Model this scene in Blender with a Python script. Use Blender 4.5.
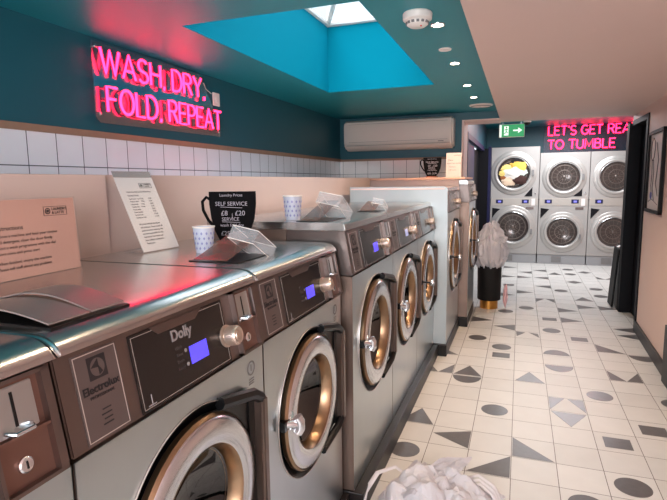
import bpy, bmesh, math, random
from mathutils import Matrix, Vector, noise
random.seed(7)
PI = math.pi
sc = bpy.context.scene
for o in list(bpy.data.objects): bpy.data.objects.remove(o)
col = sc.collection

# ---------------------------------------------------------------- camera
yaw, pitch, roll, F = 0.349318891, 0.131952349, -0.0129201495, 510.743361
fw = Vector((-math.sin(yaw)*math.cos(pitch), math.cos(yaw)*math.cos(pitch), -math.sin(pitch)))
rt = Vector((math.cos(yaw), math.sin(yaw), 0)); up = rt.cross(fw)
r2 = rt*math.cos(roll)+up*math.sin(roll); u2 = -rt*math.sin(roll)+up*math.cos(roll)
cam = bpy.data.objects.new('camera', bpy.data.cameras.new('camera'))
M = Matrix.Identity(4)
for i in range(3): M[i][0] = r2[i]; M[i][1] = u2[i]; M[i][2] = -fw[i]
M.translation = Vector((-0.0029, -2.9322, 1.45689))
cam.matrix_world = M
cam.data.sensor_width = 36; cam.data.lens = 36*F/667; cam.data.clip_start = .02
col.objects.link(cam); sc.camera = cam

# ---------------------------------------------------------------- world, big lights, exposure
w = bpy.data.worlds.new('world'); sc.world = w; w.use_nodes = True
w.node_tree.nodes['Background'].inputs[0].default_value = (.85, .93, 1, 1)
w.node_tree.nodes['Background'].inputs[1].default_value = .9
vs = sc.view_settings
vs.view_transform = 'Standard'; vs.look = 'None'; vs.gamma = 1; vs.use_curve_mapping = False
vs.exposure = 1.0

def area(name, loc, rot, sx, sy, power, colr, spread=PI):
    l = bpy.data.lights.new(name, 'AREA'); l.shape = 'RECTANGLE'; l.size = sx; l.size_y = sy
    l.energy = power; l.color = colr; l.spread = spread
    o = bpy.data.objects.new(name, l); o.location = loc; o.rotation_euler = rot; col.objects.link(o); return o
area('sky_light', (-1.1, .23, 4.2), (0, 0, 0), 3.0, 3.4, 150, (.86, .94, 1))
area('front_fill_light', (.15, -4.85, 1.45), (PI/2-.3, 0, 0), 1.5, 1.5, 80, (.90, .95, 1))  # added fill from behind the camera; no window is modelled there
area('back_room_light', (.6, 5.5, 2.36), (0, 0, 0), 1.4, 1.4, 42, (.97, .97, 1))

# ---------------------------------------------------------------- helpers
def S(r, g, b):
    f = lambda c: (c/255/12.92) if c/255 <= .04045 else ((c/255+.055)/1.055)**2.4
    return (f(r), f(g), f(b), 1)
def mat(name, c, rough=.5, metal=0, emit=None, es=1, alpha=1, bump=0, bscale=40, vary=0, vscale=4, spec=.5, coat=0, stretch=None, trans=0):
    m = bpy.data.materials.new(name); m.use_nodes = True
    nt = m.node_tree; b = nt.nodes['Principled BSDF']
    b.inputs['Base Color'].default_value = c; b.inputs['Roughness'].default_value = rough
    b.inputs['Metallic'].default_value = metal; b.inputs['Specular IOR Level'].default_value = spec
    if coat: b.inputs['Coat Weight'].default_value = coat; b.inputs['Coat Roughness'].default_value = .1
    if trans: b.inputs['Transmission Weight'].default_value = trans
    if emit: b.inputs['Emission Color'].default_value = emit; b.inputs['Emission Strength'].default_value = es
    b.inputs['Alpha'].default_value = alpha
    if bump or vary:
        tc = nt.nodes.new('ShaderNodeTexCoord'); mp = nt.nodes.new('ShaderNodeMapping')
        nt.links.new(tc.outputs['Object'], mp.inputs[0])
        if stretch: mp.inputs['Scale'].default_value = stretch
    if bump:
        n = nt.nodes.new('ShaderNodeTexNoise'); n.inputs['Scale'].default_value = bscale
        nt.links.new(mp.outputs[0], n.inputs[0])
        bp = nt.nodes.new('ShaderNodeBump'); bp.inputs['Strength'].default_value = bump; bp.inputs['Distance'].default_value = .01
        nt.links.new(n.outputs[0], bp.inputs['Height']); nt.links.new(bp.outputs[0], b.inputs['Normal'])
    if vary:
        n = nt.nodes.new('ShaderNodeTexNoise'); n.inputs['Scale'].default_value = vscale; n.inputs['Detail'].default_value = 5
        nt.links.new(mp.outputs[0], n.inputs[0])
        mx = nt.nodes.new('ShaderNodeMix'); mx.data_type = 'RGBA'
        mx.inputs[6].default_value = tuple(x*(1-vary) for x in c[:3])+(1,); mx.inputs[7].default_value = tuple(min(1, x*(1+vary)) for x in c[:3])+(1,)
        nt.links.new(n.outputs[0], mx.inputs[0]); nt.links.new(mx.outputs[2], b.inputs['Base Color'])
    return m
def clear(name, tint, rough=.05, amount=.12, fres=.7):
    m = bpy.data.materials.new(name); m.use_nodes = True; nt = m.node_tree
    nt.nodes.remove(nt.nodes['Principled BSDF']); out = nt.nodes['Material Output']
    t = nt.nodes.new('ShaderNodeBsdfTransparent'); t.inputs[0].default_value = tint
    g = nt.nodes.new('ShaderNodeBsdfGlossy'); g.inputs['Roughness'].default_value = rough
    lw = nt.nodes.new('ShaderNodeLayerWeight'); lw.inputs[0].default_value = .35
    ad = nt.nodes.new('ShaderNodeMath'); ad.operation = 'MULTIPLY_ADD'; ad.inputs[1].default_value = fres; ad.inputs[2].default_value = amount; ad.use_clamp = True
    nt.links.new(lw.outputs['Facing'], ad.inputs[0])
    mx = nt.nodes.new('ShaderNodeMixShader'); nt.links.new(ad.outputs[0], mx.inputs[0])
    nt.links.new(t.outputs[0], mx.inputs[1]); nt.links.new(g.outputs[0], mx.inputs[2]); nt.links.new(mx.outputs[0], out.inputs[0])
    return m

def add_box(bm, x0, x1, y0, y1, z0, z1, M=None, mi=0):
    vs_ = [bm.verts.new((x, y, z)) for x in (x0, x1) for y in (y0, y1) for z in (z0, z1)]
    fs = []
    for f in ((0,1,3,2), (4,6,7,5), (0,4,5,1), (2,3,7,6), (0,2,6,4), (1,5,7,3)):
        fc = bm.faces.new([vs_[i] for i in f]); fc.material_index = mi; fs.append(fc)
    if M is not None: bmesh.ops.transform(bm, matrix=M, verts=vs_)
    return vs_
def rbox(x0, x1, y0, y1, z0, z1, r=.004, seg=2, M=None):
    bm = bmesh.new(); add_box(bm, x0, x1, y0, y1, z0, z1)
    bmesh.ops.bevel(bm, geom=bm.edges[:], offset=r, segments=seg, affect='EDGES', profile=.5)
    if M is not None: bmesh.ops.transform(bm, matrix=M, verts=bm.verts)
    return bm
def add_lathe(bm, prof, n=40, M=None, closed=False, ang0=0, ang1=2*PI):
    full = abs(ang1-ang0-2*PI) < 1e-6
    rings = []; k = n if full else n+1
    for r, z in prof:
        if r < 1e-6: rings.append([bm.verts.new((0, 0, z))])
        else: rings.append([bm.verts.new((r*math.cos(ang0+(ang1-ang0)*i/n), r*math.sin(ang0+(ang1-ang0)*i/n), z)) for i in range(k)])
    pr = list(zip(rings, rings[1:]))
    if closed: pr.append((rings[-1], rings[0]))
    for a, b in pr:
        for i in range(n):
            j = (i+1) % k if full else i+1
            v = [a[i % len(a)], a[j % len(a)], b[j % len(b)], b[i % len(b)]]
            u = []
            for t in v:
                if t not in u: u.append(t)
            if len(u) > 2:
                try: bm.faces.new(u)
                except ValueError: pass
    allv = [v for r in rings for v in r]
    if M is not None: bmesh.ops.transform(bm, matrix=M, verts=allv)
    return allv
def add_prism(bm, pts, z0, z1, M=None, mi=0):
    a = [bm.verts.new((x, y, z0)) for x, y in pts]; b = [bm.verts.new((x, y, z1)) for x, y in pts]
    n = len(pts); fs = [bm.faces.new(a[::-1]), bm.faces.new(b)]
    for i in range(n): fs.append(bm.faces.new((a[i], a[(i+1) % n], b[(i+1) % n], b[i])))
    for f in fs: f.material_index = mi
    if M is not None: bmesh.ops.transform(bm, matrix=M, verts=a+b)
    return a+b
def add_tube(bm, pts, r, n=8, M=None, closed=False, flat=1.0):
    P = [Vector(p) for p in pts]; rings = []
    prev = None
    for i, p in enumerate(P):
        if closed: t = (P[(i+1) % len(P)]-P[i-1])
        else: t = (P[min(i+1, len(P)-1)]-P[max(i-1, 0)])
        t.normalize()
        if prev is None:
            a = Vector((0, 0, 1)) if abs(t.z) < .9 else Vector((1, 0, 0))
            a = (a-t*a.dot(t)).normalized()
        else: a = (prev-t*prev.dot(t)).normalized()
        prev = a; b = t.cross(a)
        rings.append([bm.verts.new(p+a*math.cos(2*PI*k/n)*r*flat+b*math.sin(2*PI*k/n)*r) for k in range(n)])
    pr = list(zip(rings, rings[1:]))
    if closed: pr.append((rings[-1], rings[0]))
    for a, b in pr:
        for k in range(n): bm.faces.new((a[k], a[(k+1) % n], b[(k+1) % n], b[k]))
    if not closed: bm.faces.new(rings[0][::-1]); bm.faces.new(rings[-1])
    allv = [v for r_ in rings for v in r_]
    if M is not None: bmesh.ops.transform(bm, matrix=M, verts=allv)
    return allv
def obj(name, bm, m, parent=None, smooth=False, loc=None, label=None):
    bmesh.ops.recalc_face_normals(bm, faces=bm.faces)
    me = bpy.data.meshes.new(name); bm.to_mesh(me); bm.free()
    for mm in (m if isinstance(m, (list, tuple)) else [m]): me.materials.append(mm)
    if smooth:
        me.polygons.foreach_set('use_smooth', [True]*len(me.polygons))
        try: me.set_sharp_from_angle(angle=math.radians(38))
        except Exception: pass
    o = bpy.data.objects.new(name, me); col.objects.link(o)
    if parent: o.parent = parent
    if loc: o.location = loc
    if label: o['label'] = label
    return o
def thing(name, label, cat, loc=(0, 0, 0), rz=0, group=None):
    o = bpy.data.objects.new(name, None); col.objects.link(o); o.empty_display_size = .05
    o.location = loc; o.rotation_euler = (0, 0, rz); o['label'] = label; o['category'] = cat
    if group: o['group'] = group
    return o
def tag(o, label, cat, group=None, kind=None):
    o['label'] = label; o['category'] = cat
    if group: o['group'] = group
    if kind: o['kind'] = kind
    return o
def struct(name, bm, m): o = obj(name, bm, m); o['kind'] = 'structure'; return o
def box(*a, M=None):
    bm = bmesh.new(); add_box(bm, *a, M=M); return bm
def text_bm(bm, s, size, M, extrude=.0006, bold=0, align='LEFT', mi=0):
    cu = bpy.data.curves.new('t', 'FONT'); cu.body = s; cu.size = size; cu.extrude = extrude; cu.offset = bold
    cu.align_x = align; cu.align_y = 'CENTER'; cu.resolution_u = 3
    o = bpy.data.objects.new('t', cu); col.objects.link(o)
    dg = bpy.context.evaluated_depsgraph_get(); dg.update()
    me = bpy.data.meshes.new_from_object(o.evaluated_get(dg))
    me.transform(M)
    n0 = len(bm.faces); bm.from_mesh(me); bm.faces.ensure_lookup_table()
    for f in bm.faces[n0:]: f.material_index = mi
    bpy.data.objects.remove(o); bpy.data.curves.remove(cu); bpy.data.meshes.remove(me)
def frame(origin, ax, ay):
    ax = Vector(ax).normalized(); ay = Vector(ay).normalized(); az = ax.cross(ay)
    m = Matrix.Identity(4)
    for i in range(3): m[i][0] = ax[i]; m[i][1] = ay[i]; m[i][2] = az[i]; m[i][3] = origin[i]
    return m
T = Matrix.Translation

# ---------------------------------------------------------------- materials
m_teal = mat('teal_paint', S(20, 84, 98), .45, bump=.03, bscale=90)
m_tealc = mat('teal_ceiling_paint', S(22, 138, 152), .42, bump=.02, bscale=60)
m_cyan = mat('skylight_well_paint', S(0, 128, 150), .8, spec=.05)
m_pale = mat('pale_pink_paint', S(224, 198, 189), .6, vary=.03, vscale=2)
m_box = mat('pink_boxing', S(204, 178, 169), .5, vary=.05, vscale=3)
m_white = mat('white_plastic', S(232, 226, 220), .4)
m_tileW = None
m_grey = mat('light_grey_panel', S(162, 158, 155), .42, .15, vary=.03, vscale=2)
m_steel = mat('brushed_steel', S(190, 196, 198), .28, 1, bump=.012, bscale=3, vary=.05, vscale=6)
m_steel_top = mat('steel_lid', S(196, 194, 192), .24, 1, bump=.05, bscale=7, vary=.06, vscale=5)
m_panel = mat('dull_steel_panel', S(122, 110, 106), .36, 1, bump=.03, bscale=70, stretch=(1, .05, 1))
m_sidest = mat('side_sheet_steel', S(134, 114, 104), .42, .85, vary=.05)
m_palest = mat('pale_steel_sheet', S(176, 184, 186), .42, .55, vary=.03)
m_chrome = mat('polished_ring_steel', S(216, 218, 222), .22, 1, bump=.03, bscale=30)
m_warmrefl = mat('warm_reflection_steel', S(146, 120, 95), .32, 1)  # steel of the door rims, warm gold reflection tinted into the colour
m_black = mat('black_plastic', S(10, 10, 11), .3, spec=.35)
m_rub = mat('black_rubber', S(14, 13, 14), .6, spec=.3)
m_kick = mat('black_plinth_board', S(24, 20, 20), .4, vary=.2, vscale=8, spec=.3)
m_dark = mat('dark_navy_paint', S(13, 12, 18), .6, spec=.2)
m_navy = mat('navy_paint', S(26, 26, 66), .5, spec=.3)
m_disp = mat('black_display_glass', S(18, 15, 16), .2)
m_plate = mat('dark_label_plate', S(104, 92, 90), .35, .6)
m_line = mat('pale_outline', S(200, 190, 184), .35, .6)
m_txt = mat('grey_print', S(128, 120, 120), .5)
m_faint = mat('faint_print', S(62, 55, 55), .4)
m_ink = mat('black_print', S(30, 24, 26), .5)
m_lcd = mat('blue_lit_screen', S(70, 60, 220), .3, emit=S(84, 74, 255), es=.5)
m_recess = mat('coin_slot_housing', S(126, 96, 86), .4, .8)
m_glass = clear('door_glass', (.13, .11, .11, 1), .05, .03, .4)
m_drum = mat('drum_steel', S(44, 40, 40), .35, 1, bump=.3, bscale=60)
def milky(name, c, a):
    m = bpy.data.materials.new(name); m.use_nodes = True; nt = m.node_tree
    b = nt.nodes['Principled BSDF']; b.inputs['Base Color'].default_value = c; b.inputs['Roughness'].default_value = .15
    t = nt.nodes.new('ShaderNodeBsdfTransparent'); mx = nt.nodes.new('ShaderNodeMixShader'); mx.inputs[0].default_value = a
    nt.links.new(t.outputs[0], mx.inputs[1]); nt.links.new(b.outputs[0], mx.inputs[2]); nt.links.new(mx.outputs[0], nt.nodes['Material Output'].inputs[0])
    return m
m_milky = milky('milky_clear_plastic', S(214, 218, 224), .16)
m_brownp = milky('brownish_clear_plastic', S(110, 84, 74), .55)
m_pane = clear('skylight_glass', (.92, .97, 1, 1), .03, .02)
m_acry = clear('clear_acrylic', (.985, .985, .985, 1), .35, .01, .12)
m_acryb = clear('neon_backing_acrylic', (.84, .80, .86, 1), .16, .16)
m_smoke = clear('smoky_plastic', (.50, .38, .33, 1), .25, .03, .2)
m_neon = mat('neon_pink_tube', S(255, 70, 150), .4, emit=(1, .010, .052, 1), es=6)
m_neonb = mat('neon_tube_backing', S(190, 20, 90), .5)
m_lamp = mat('lamp_emitter', S(255, 240, 220), .4, emit=(1, .82, .6, 1), es=12)
m_gold = mat('gold_base', S(196, 140, 70), .3, .9)
m_wood = mat('reddish_wood', S(150, 84, 58), .5, vary=.15, vscale=12, stretch=(1, 8, 1))
m_trimw = mat('bare_timber_trim', S(150, 118, 98), .6, vary=.12, vscale=20)
m_chalk = mat('chalkboard_black', S(14, 12, 14), .8, vary=.15, vscale=30, spec=.1)
m_chtxt = mat('chalk_writing', S(168, 160, 170), .9)
m_paper = mat('white_paper', S(222, 214, 212), .6)
m_pinkpaper = mat('pink_card', S(196, 152, 138), .45)
m_cup = mat('paper_cup', S(196, 200, 216), .5, trans=.1)
m_frame = mat('black_picture_frame', S(18, 13, 12), .6, spec=.2)
m_green = mat('exit_green', S(20, 140, 80), .4, emit=S(30, 170, 100), es=.3)
m_exw = mat('exit_white', S(230, 240, 230), .4, emit=S(225, 245, 235), es=.45)
m_cyanglow = mat('cyan_glow_strip', S(140, 210, 220), .4, emit=S(120, 210, 225), es=.5)  # glow given to a plain strip, standing for a line of cyan light
m_grey2 = mat('mid_grey_plastic', S(120, 118, 118), .4)

def plastic_bag(name, c):
    m = bpy.data.materials.new(name); m.use_nodes = True; nt = m.node_tree
    b = nt.nodes['Principled BSDF']; b.inputs['Base Color'].default_value = c; b.inputs['Roughness'].default_value = .35
    out = nt.nodes['Material Output']
    tr = nt.nodes.new('ShaderNodeBsdfTranslucent'); tr.inputs[0].default_value = c
    tp = nt.nodes.new('ShaderNodeBsdfTransparent')
    m1 = nt.nodes.new('ShaderNodeMixShader'); m1.inputs[0].default_value = .3
    m2 = nt.nodes.new('ShaderNodeMixShader'); m2.inputs[0].default_value = .08
    nt.links.new(b.outputs[0], m1.inputs[1]); nt.links.new(tr.outputs[0], m1.inputs[2])
    nt.links.new(m1.outputs[0], m2.inputs[1]); nt.links.new(tp.outputs[0], m2.inputs[2]); nt.links.new(m2.outputs[0], out.inputs[0])
    return m
m_bag = plastic_bag('thin_white_plastic', S(226, 222, 226))

def tile_mat(name, tile, grout, ax, su, sv, ou, ov, gw, rough=.25, tone=.04, gwv=None):
    """grid of tiles from object coordinates; ax picks the two axes"""
    m = bpy.data.materials.new(name); m.use_nodes = True; nt = m.node_tree; b = nt.nodes['Principled BSDF']
    tc = nt.nodes.new('ShaderNodeTexCoord'); sx = nt.nodes.new('ShaderNodeSeparateXYZ'); nt.links.new(tc.outputs['Object'], sx.inputs[0])
    def mth(op, a, b_=None, c_=None):
        n = nt.nodes.new('ShaderNodeMath'); n.operation = op
        for i, v in enumerate((a, b_, c_)):
            if v is None: continue
            if isinstance(v, (int, float)): n.inputs[i].default_value = v
            else: nt.links.new(v, n.inputs[i])
        return n.outputs[0]
    ms = []; cells = []
    for a, s, o, g in ((ax[0], su, ou, gw), (ax[1], sv, ov, gwv or gw)):
        t = mth('DIVIDE', mth('SUBTRACT', sx.outputs[a], o), s)
        fr = mth('FRACT', t); cells.append(mth('FLOOR', t))
        d = mth('MINIMUM', fr, mth('SUBTRACT', 1.0, fr))
        ms.append(mth('LESS_THAN', d, g/s/2))
    mask = mth('MAXIMUM', ms[0], ms[1])
    wn = nt.nodes.new('ShaderNodeTexWhiteNoise'); cb = nt.nodes.new('ShaderNodeCombineXYZ')
    nt.links.new(cells[0], cb.inputs[0]); nt.links.new(cells[1], cb.inputs[1]); nt.links.new(cb.outputs[0], wn.inputs[0])
    ns = nt.nodes.new('ShaderNodeTexNoise'); ns.inputs['Scale'].default_value = 9; ns.inputs['Detail'].default_value = 6; nt.links.new(tc.outputs['Object'], ns.inputs[0])
    v = mth('MULTIPLY_ADD', wn.outputs[0], tone*2, 1-tone)
    v2 = mth('MULTIPLY', v, mth('MULTIPLY_ADD', ns.outputs[0], tone*2.5, 1-tone*1.25))
    sc_ = nt.nodes.new('ShaderNodeVectorMath'); sc_.operation = 'SCALE'; sc_.inputs[0].default_value = tile[:3]; nt.links.new(v2, sc_.inputs['Scale'])
    mx = nt.nodes.new('ShaderNodeMix'); mx.data_type = 'RGBA'; nt.links.new(mask, mx.inputs[0]); nt.links.new(sc_.outputs[0], mx.inputs[6]); mx.inputs[7].default_value = grout
    nt.links.new(mx.outputs[2], b.inputs['Base Color']); b.inputs['Roughness'].default_value = rough
    bp = nt.nodes.new('ShaderNodeBump'); bp.invert = True; bp.inputs['Strength'].default_value = .4; bp.inputs['Distance'].default_value = .002
    nt.links.new(mask, bp.inputs['Height']); nt.links.new(bp.outputs[0], b.inputs['Normal'])
    return m
m_floor = tile_mat('pale_floor_tile', S(203, 200, 196), S(96, 88, 82), (0, 1), .22, .22, 0, 0, .0035, .42, .05)
m_floor.node_tree.nodes['Principled BSDF'].inputs['Specular IOR Level'].default_value = .35
m_floord = mat('grey_tile_shape', S(88, 84, 84), .3, vary=.25, vscale=30)
m_wt_left = tile_mat('white_wall_tile_left', S(236, 238, 246), S(88, 92, 104), (1, 2), .155, .2, -1.229, 1.548, .0045, .12, .03)
m_wt_far = tile_mat('white_wall_tile_far', S(228, 222, 220), S(100, 94, 94), (0, 2), .155, .2, -1.095, 1.548, .0045, .15, .03)

# ---------------------------------------------------------------- structure
XL, XR, ZC, ZP, YA, YB = -2.06, 1.10, 2.20, 2.12, 3.0, 7.35
BX = -1.45    # face of the pink boxing
t_ = .22
def shape(bm, i, j, kind):
    x0 = i*t_; y1 = -(j-4)*t_; y0 = y1-t_; z = .0008
    def P(a, b): return (x0+a*t_, y1-b*t_)         # a to the right, b towards the camera
    def poly(pts): f = bm.faces.new([bm.verts.new((*P(*p), z)) for p in pts]); f.material_index = 1
    if kind == 'o': poly([(.5+.37*math.cos(k*PI/16), .5+.37*math.sin(k*PI/16)) for k in range(32)])
    if kind == 's': poly([(.2, .24), (.83, .24), (.83, .8), (.2, .8)])
    if kind == 'up': poly([(.03, .98), (.5, .03), (.97, .98)])
    if kind == 'down': poly([(.03, .05), (.97, .05), (.5, .95)])
    if kind == 'left': poly([(.03, .42), (.98, .03), (.98, .97)])
    if kind == 'right': poly([(.02, .03), (.97, .5), (.02, .97)])
    if kind == 'bl': poly([(.02, .02), (.02, .98), (.98, .98)])
    if kind == 'br': poly([(.98, .02), (.98, .98), (.02, .98)])
    if kind == 'bowl': poly([(.5+.47*math.cos(k*PI/16), .08+.62*math.sin(k*PI/16)) for k in range(17)])
    if kind == 'dome': poly([(.5+.47*math.cos(k*PI/16), .9-.62*math.sin(k*PI/16)) for k in range(17)])
    if kind == 'v': poly([(.02, .05), (.5, .97), (.02, .97)]); poly([(.98, .05), (.98, .97), (.5, .97)])
    if kind == 'm': poly([(.02, .03), (.47, .03), (.02, .95)]); poly([(.53, .03), (.98, .03), (.98, .95)])
    if kind == 'w': poly([(.03, .05), (.42, .15), (.06, .8)]); poly([(.97, .8), (.55, .1), (.92, .2)])
    if kind == 'dia': poly([(.5, .03), (.97, .5), (.5, .97), (.03, .5)])
bm = bmesh.new()
f = bm.faces.new([bm.verts.new(p) for p in ((-2.3, -5, 0), (2.4, -5, 0), (2.4, 7.6, 0), (-2.3, 7.6, 0))])
bm.normal_update()
for i, j, k in [(0,-1,'up'),(1,-2,'bowl'),(1,-4,'dome'),(1,1,'m'),(1,2,'down'),(2,0,'o'),(-1,2,'o'),(2,3,'s'),(3,2,'s'),(2,5,'o'),(1,6,'o'),
    (3,-2,'v'),(4,0,'o'),(-3,3,'up'),(-2,4,'left'),(0,4,'bl'),(-2,-1,'up'),(-2,0,'bowl'),(-3,-1,'v'),(-1,-4,'o'),(-1,-3,'s'),(1,-9,'s'),
    (1,-7,'o'),(0,-11,'o'),(0,-6,'w'),(-1,-7,'left'),(-2,-5,'o'),(2,-6,'s'),(3,-5,'bl'),(4,-4,'bowl'),(2,-11,'right'),(2,-9,'right'),
    (-1,-10,'o'),(-2,-8,'right'),(1,-13,'m'),(3,-14,'up'),(3,-12,'right'),(2,-16,'o'),(3,-19,'dia'),(4,-15,'o'),(4,-17,'o'),(0,-15,'right'),
    (-1,-14,'right'),(1,-17,'left'),(-1,-17,'s'),(-1,-20,'right'),(2,-22,'up'),(4,-12,'right'),(4,-8,'left'),(4,-7,'left'),(0,-20,'right'),
    (0,-22,'left'),(1,-23,'left'),(3,-24,'o'),(1,-20,'left'),(4,-23,'dia'),(5,-21,'v'),(6,-20,'o'),(-1,5,'br'),(-3,5,'o'),(-1,-24,'right'),(3,-22,'o'),
    (-3,-3,'bl'),(-4,1,'dia'),(0,8,'o'),(2,9,'v'),(3,7,'up'),(-1,9,'s'),(1,11,'left'),(3,12,'o'),(-2,11,'up'),(0,14,'dia'),(7,-18,'s'),(6,-23,'left')]: shape(bm, i, j, k)
me = bpy.data.meshes.new('floor'); bm.to_mesh(me); bm.free(); me.materials.append(m_floor); me.materials.append(m_floord)
fl = bpy.data.objects.new('floor', me); col.objects.link(fl); fl['kind'] = 'structure'

# left wall: paint above, tile band behind the pink boxing
bm = bmesh.new(); add_box(bm, XL-.12, XL, -5, YA+.4, 1.705, ZC+.6, mi=0); add_box(bm, XL-.12, XL, -5, YA+.4, 0, 1.705, mi=1)
struct('wall_left', bm, [m_teal, m_wt_left])
struct('trim_1', box(XL, XL+.012, -5, YA, 1.70, 1.732), m_trimw)
# wall with the air conditioner
bm = bmesh.new(); add_box(bm, XL, -.62, YA, YA+.42, 1.705, ZC+.05, mi=0); add_box(bm, XL, -.62, YA, YA+.42, 0, 1.705, mi=1)
add_box(bm, -.62, -.235, YA, YA+.42, ZP, ZC+.05, mi=0)
struct('wall_far', bm, [m_teal, m_wt_far])
struct('trim_2', box(XL, -.62, YA-.012, YA, 1.70, 1.725), m_trimw)
# pale lining of the opening: lintel underside and jamb
bm = bmesh.new(); add_box(bm, -.62, -.235, YA-.004, YA+.424, ZP-.012, ZP); add_box(bm, -.63, -.606, YA-.006, YA+.424, 0, ZP)
struct('trim_3', bm, m_pale)
# pink boxing behind the machines (taller step at the left)
bm = bmesh.new(); add_box(bm, XL+.001, BX, -5, YA-.001, 0, 1.495)
struct('wall_boxing', bm, m_box)
struct('trim_4', rbox(BX, BX+.02, -5, -1.44, 0, 1.494, .002), m_box)
# pink partition and shelf board round the last machine
bm = bmesh.new(); add_box(bm, BX+.002, -.56, 2.165, 2.183, 0, 1.468)
struct('wall_partition', bm, m_box)
shelf = obj('shelf_board', rbox(BX+.002, -.50, 2.13, 2.985, 1.469, 1.49, .004), mat('pink_shelf_edge', S(222, 170, 145), .4))
tag(shelf, 'pink shelf board over the furthest washing machine, under the air conditioner', 'shelf')

# teal ceiling with the skylight opening
sx0, sx1, sy0, sy1 = -1.535, -.655, -.79, 1.20
bm = bmesh.new()
for a in ((XL, sx0-.031, -5, YA), (sx1+.031, -.237, -5, YA), (sx0-.031, sx1+.031, -5, sy0-.031), (sx0-.031, sx1+.031, sy1+.031, YA)): add_box(bm, *a, ZC, ZC+.06)
for a in ((sx0-.031, sx0, sy0-.031, sy1+.031), (sx1, sx1+.031, sy0-.031, sy1+.031), (sx0, sx1, sy0-.031, sy0), (sx0, sx1, sy1, sy1+.031)): add_box(bm, *a, ZC, ZC+.0004)
struct('ceiling', bm, m_tealc)
zt = 2.74
bm = bmesh.new()
for a in ((sx0-.03, sx0+.002, sy0-.03, sy1+.03), (sx1-.002, sx1+.03, sy0-.03, sy1+.03), (sx0, sx1, sy0-.03, sy0+.002), (sx0, sx1, sy1-.002, sy1+.03)): add_box(bm, *a, ZC+.0005, zt)
struct('wall_skylight', bm, m_cyan)
# roof lantern: hipped glazing with white bars
apex = [(-1.095, -.1, 3.12), (-1.095, .55, 3.12)]
cor = [(sx0, sy0, zt), (sx1, sy0, zt), (sx1, sy1, zt), (sx0, sy1, zt)]
bm = bmesh.new()
V = [bm.verts.new(p) for p in cor+apex]
for f in ((0,1,4), (1,2,5,4), (2,3,5), (3,0,4,5)): bm.faces.new([V[i] for i in f])
win = struct('window_1', bm, m_pane)
bm = bmesh.new()
for a, b in ((0,4),(1,4),(2,5),(3,5),(4,5),(0,1),(1,2),(2,3),(3,0)):
    add_tube(bm, [(cor+apex)[a], (cor+apex)[b]], .022, 6)
obj('window_bars', bm, m_white, win)

# dropped pale ceiling on the right
struct('ceiling_lower', box(-.235, 1.45, -5, YA+.42, ZP, ZP+.13), m_pale)
# right wall, slightly skewed, with a dark doorway
def wall_pts(y): return 1.045+(y-1.24)*.034
def quadwall(y0, y1, z0, z1, th=.12, off=0):
    bm = bmesh.new(); a, b = wall_pts(y0)+off, wall_pts(y1)+off
    add_prism(bm, [(a, y0), (b, y1), (b+th, y1), (a+th, y0)], z0, z1); return bm
struct('wall_right', quadwall(-5, 2.55, 0, ZP), m_pale)
struct('wall_right_upper', quadwall(2.55, 3.42, 2.03, ZP), m_pale)
struct('baseboard_right', quadwall(-5, 2.56, 0, .10, .02, -.018), m_kick)
# doorway frame; closed leaf near-black, standing for the opening's unlit interior
bm = bmesh.new(); x = wall_pts(2.55)
add_box(bm, x-.012, x+.14, 2.535, 2.60, 0, 2.05); add_box(bm, 1.06, 1.26, 3.29, 3.42, 0, 2.03); add_box(bm, x-.01, x+.16, 2.6, 3.29, 2.0, 2.05)
struct('trim_5', bm, m_dark)
d1 = struct('door_1', rbox(1.17, 1.21, 2.605, 3.285, .008, 1.995, .003), m_dark)
for z in (.43, 1.61): obj('hinge', rbox(1.158, 1.169, 2.64, 2.70, z-.045, z+.045, .003), m_steel, d1)
# back room
struct('wall_back', box(-.75, 2.4, YB, YB+.1, 0, 2.6), m_teal)
struct('wall_back_room_left', box(-.74, -.62, YA+.43, YB, 2.0, 2.6), m_teal)
bm = bmesh.new(); add_box(bm, -.74, -.62, 6.55, YB, 0, 2.0)
struct('wall_back_room_corner', bm, m_teal)
bm = bmesh.new(); add_box(bm, -.70, -.60, 3.43, 3.50, 0, 2.03); add_box(bm, -.535, -.49, 6.42, 6.58, 0, 2.03); add_box(bm, -.66, -.605, 3.5, 6.42, 1.96, 2.03)
struct('trim_6', bm, m_navy)
d2 = struct('door_2', rbox(-.70, -.655, 3.51, 5.0, .01, 1.95, .003), m_navy)
bm = rbox(-.74, -.70, 5.0, 6.42, .01, 1.95, .003); add_box(bm, -.745, -.536, 6.425, 6.58, 0, 2.0)
struct('opening_shade', bm, m_dark)  # near-black panel in place of the unlit opening, shade put into its colour
struct('wall_back_room_right', box(2.3, 2.4, YA+.43, YB, 0, 2.6), m_pale)
struct('wall_return', box(1.13, 2.4, 3.425, 3.52, 0, 2.6), m_pale)
struct('ceiling_back_room', box(-.75, 2.4, YA+.43, YB, 2.42, 2.5), m_tealc)
struct('wall_lintel_upper', box(-.62, 1.3, YA+.36, YA+.42, ZP+.13, 2.5), m_teal)
struct('trim_7', box(-.0, 1.05, YA+.425, YA+.445, ZP+.005, ZP+.02), m_cyanglow)  # thin line of cyan light behind the lintel, built as a glowing strip
# wall behind the camera
struct('wall_front', box(-2.2, 1.3, -5.1, -5, 0, 2.6), m_pale)

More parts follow.
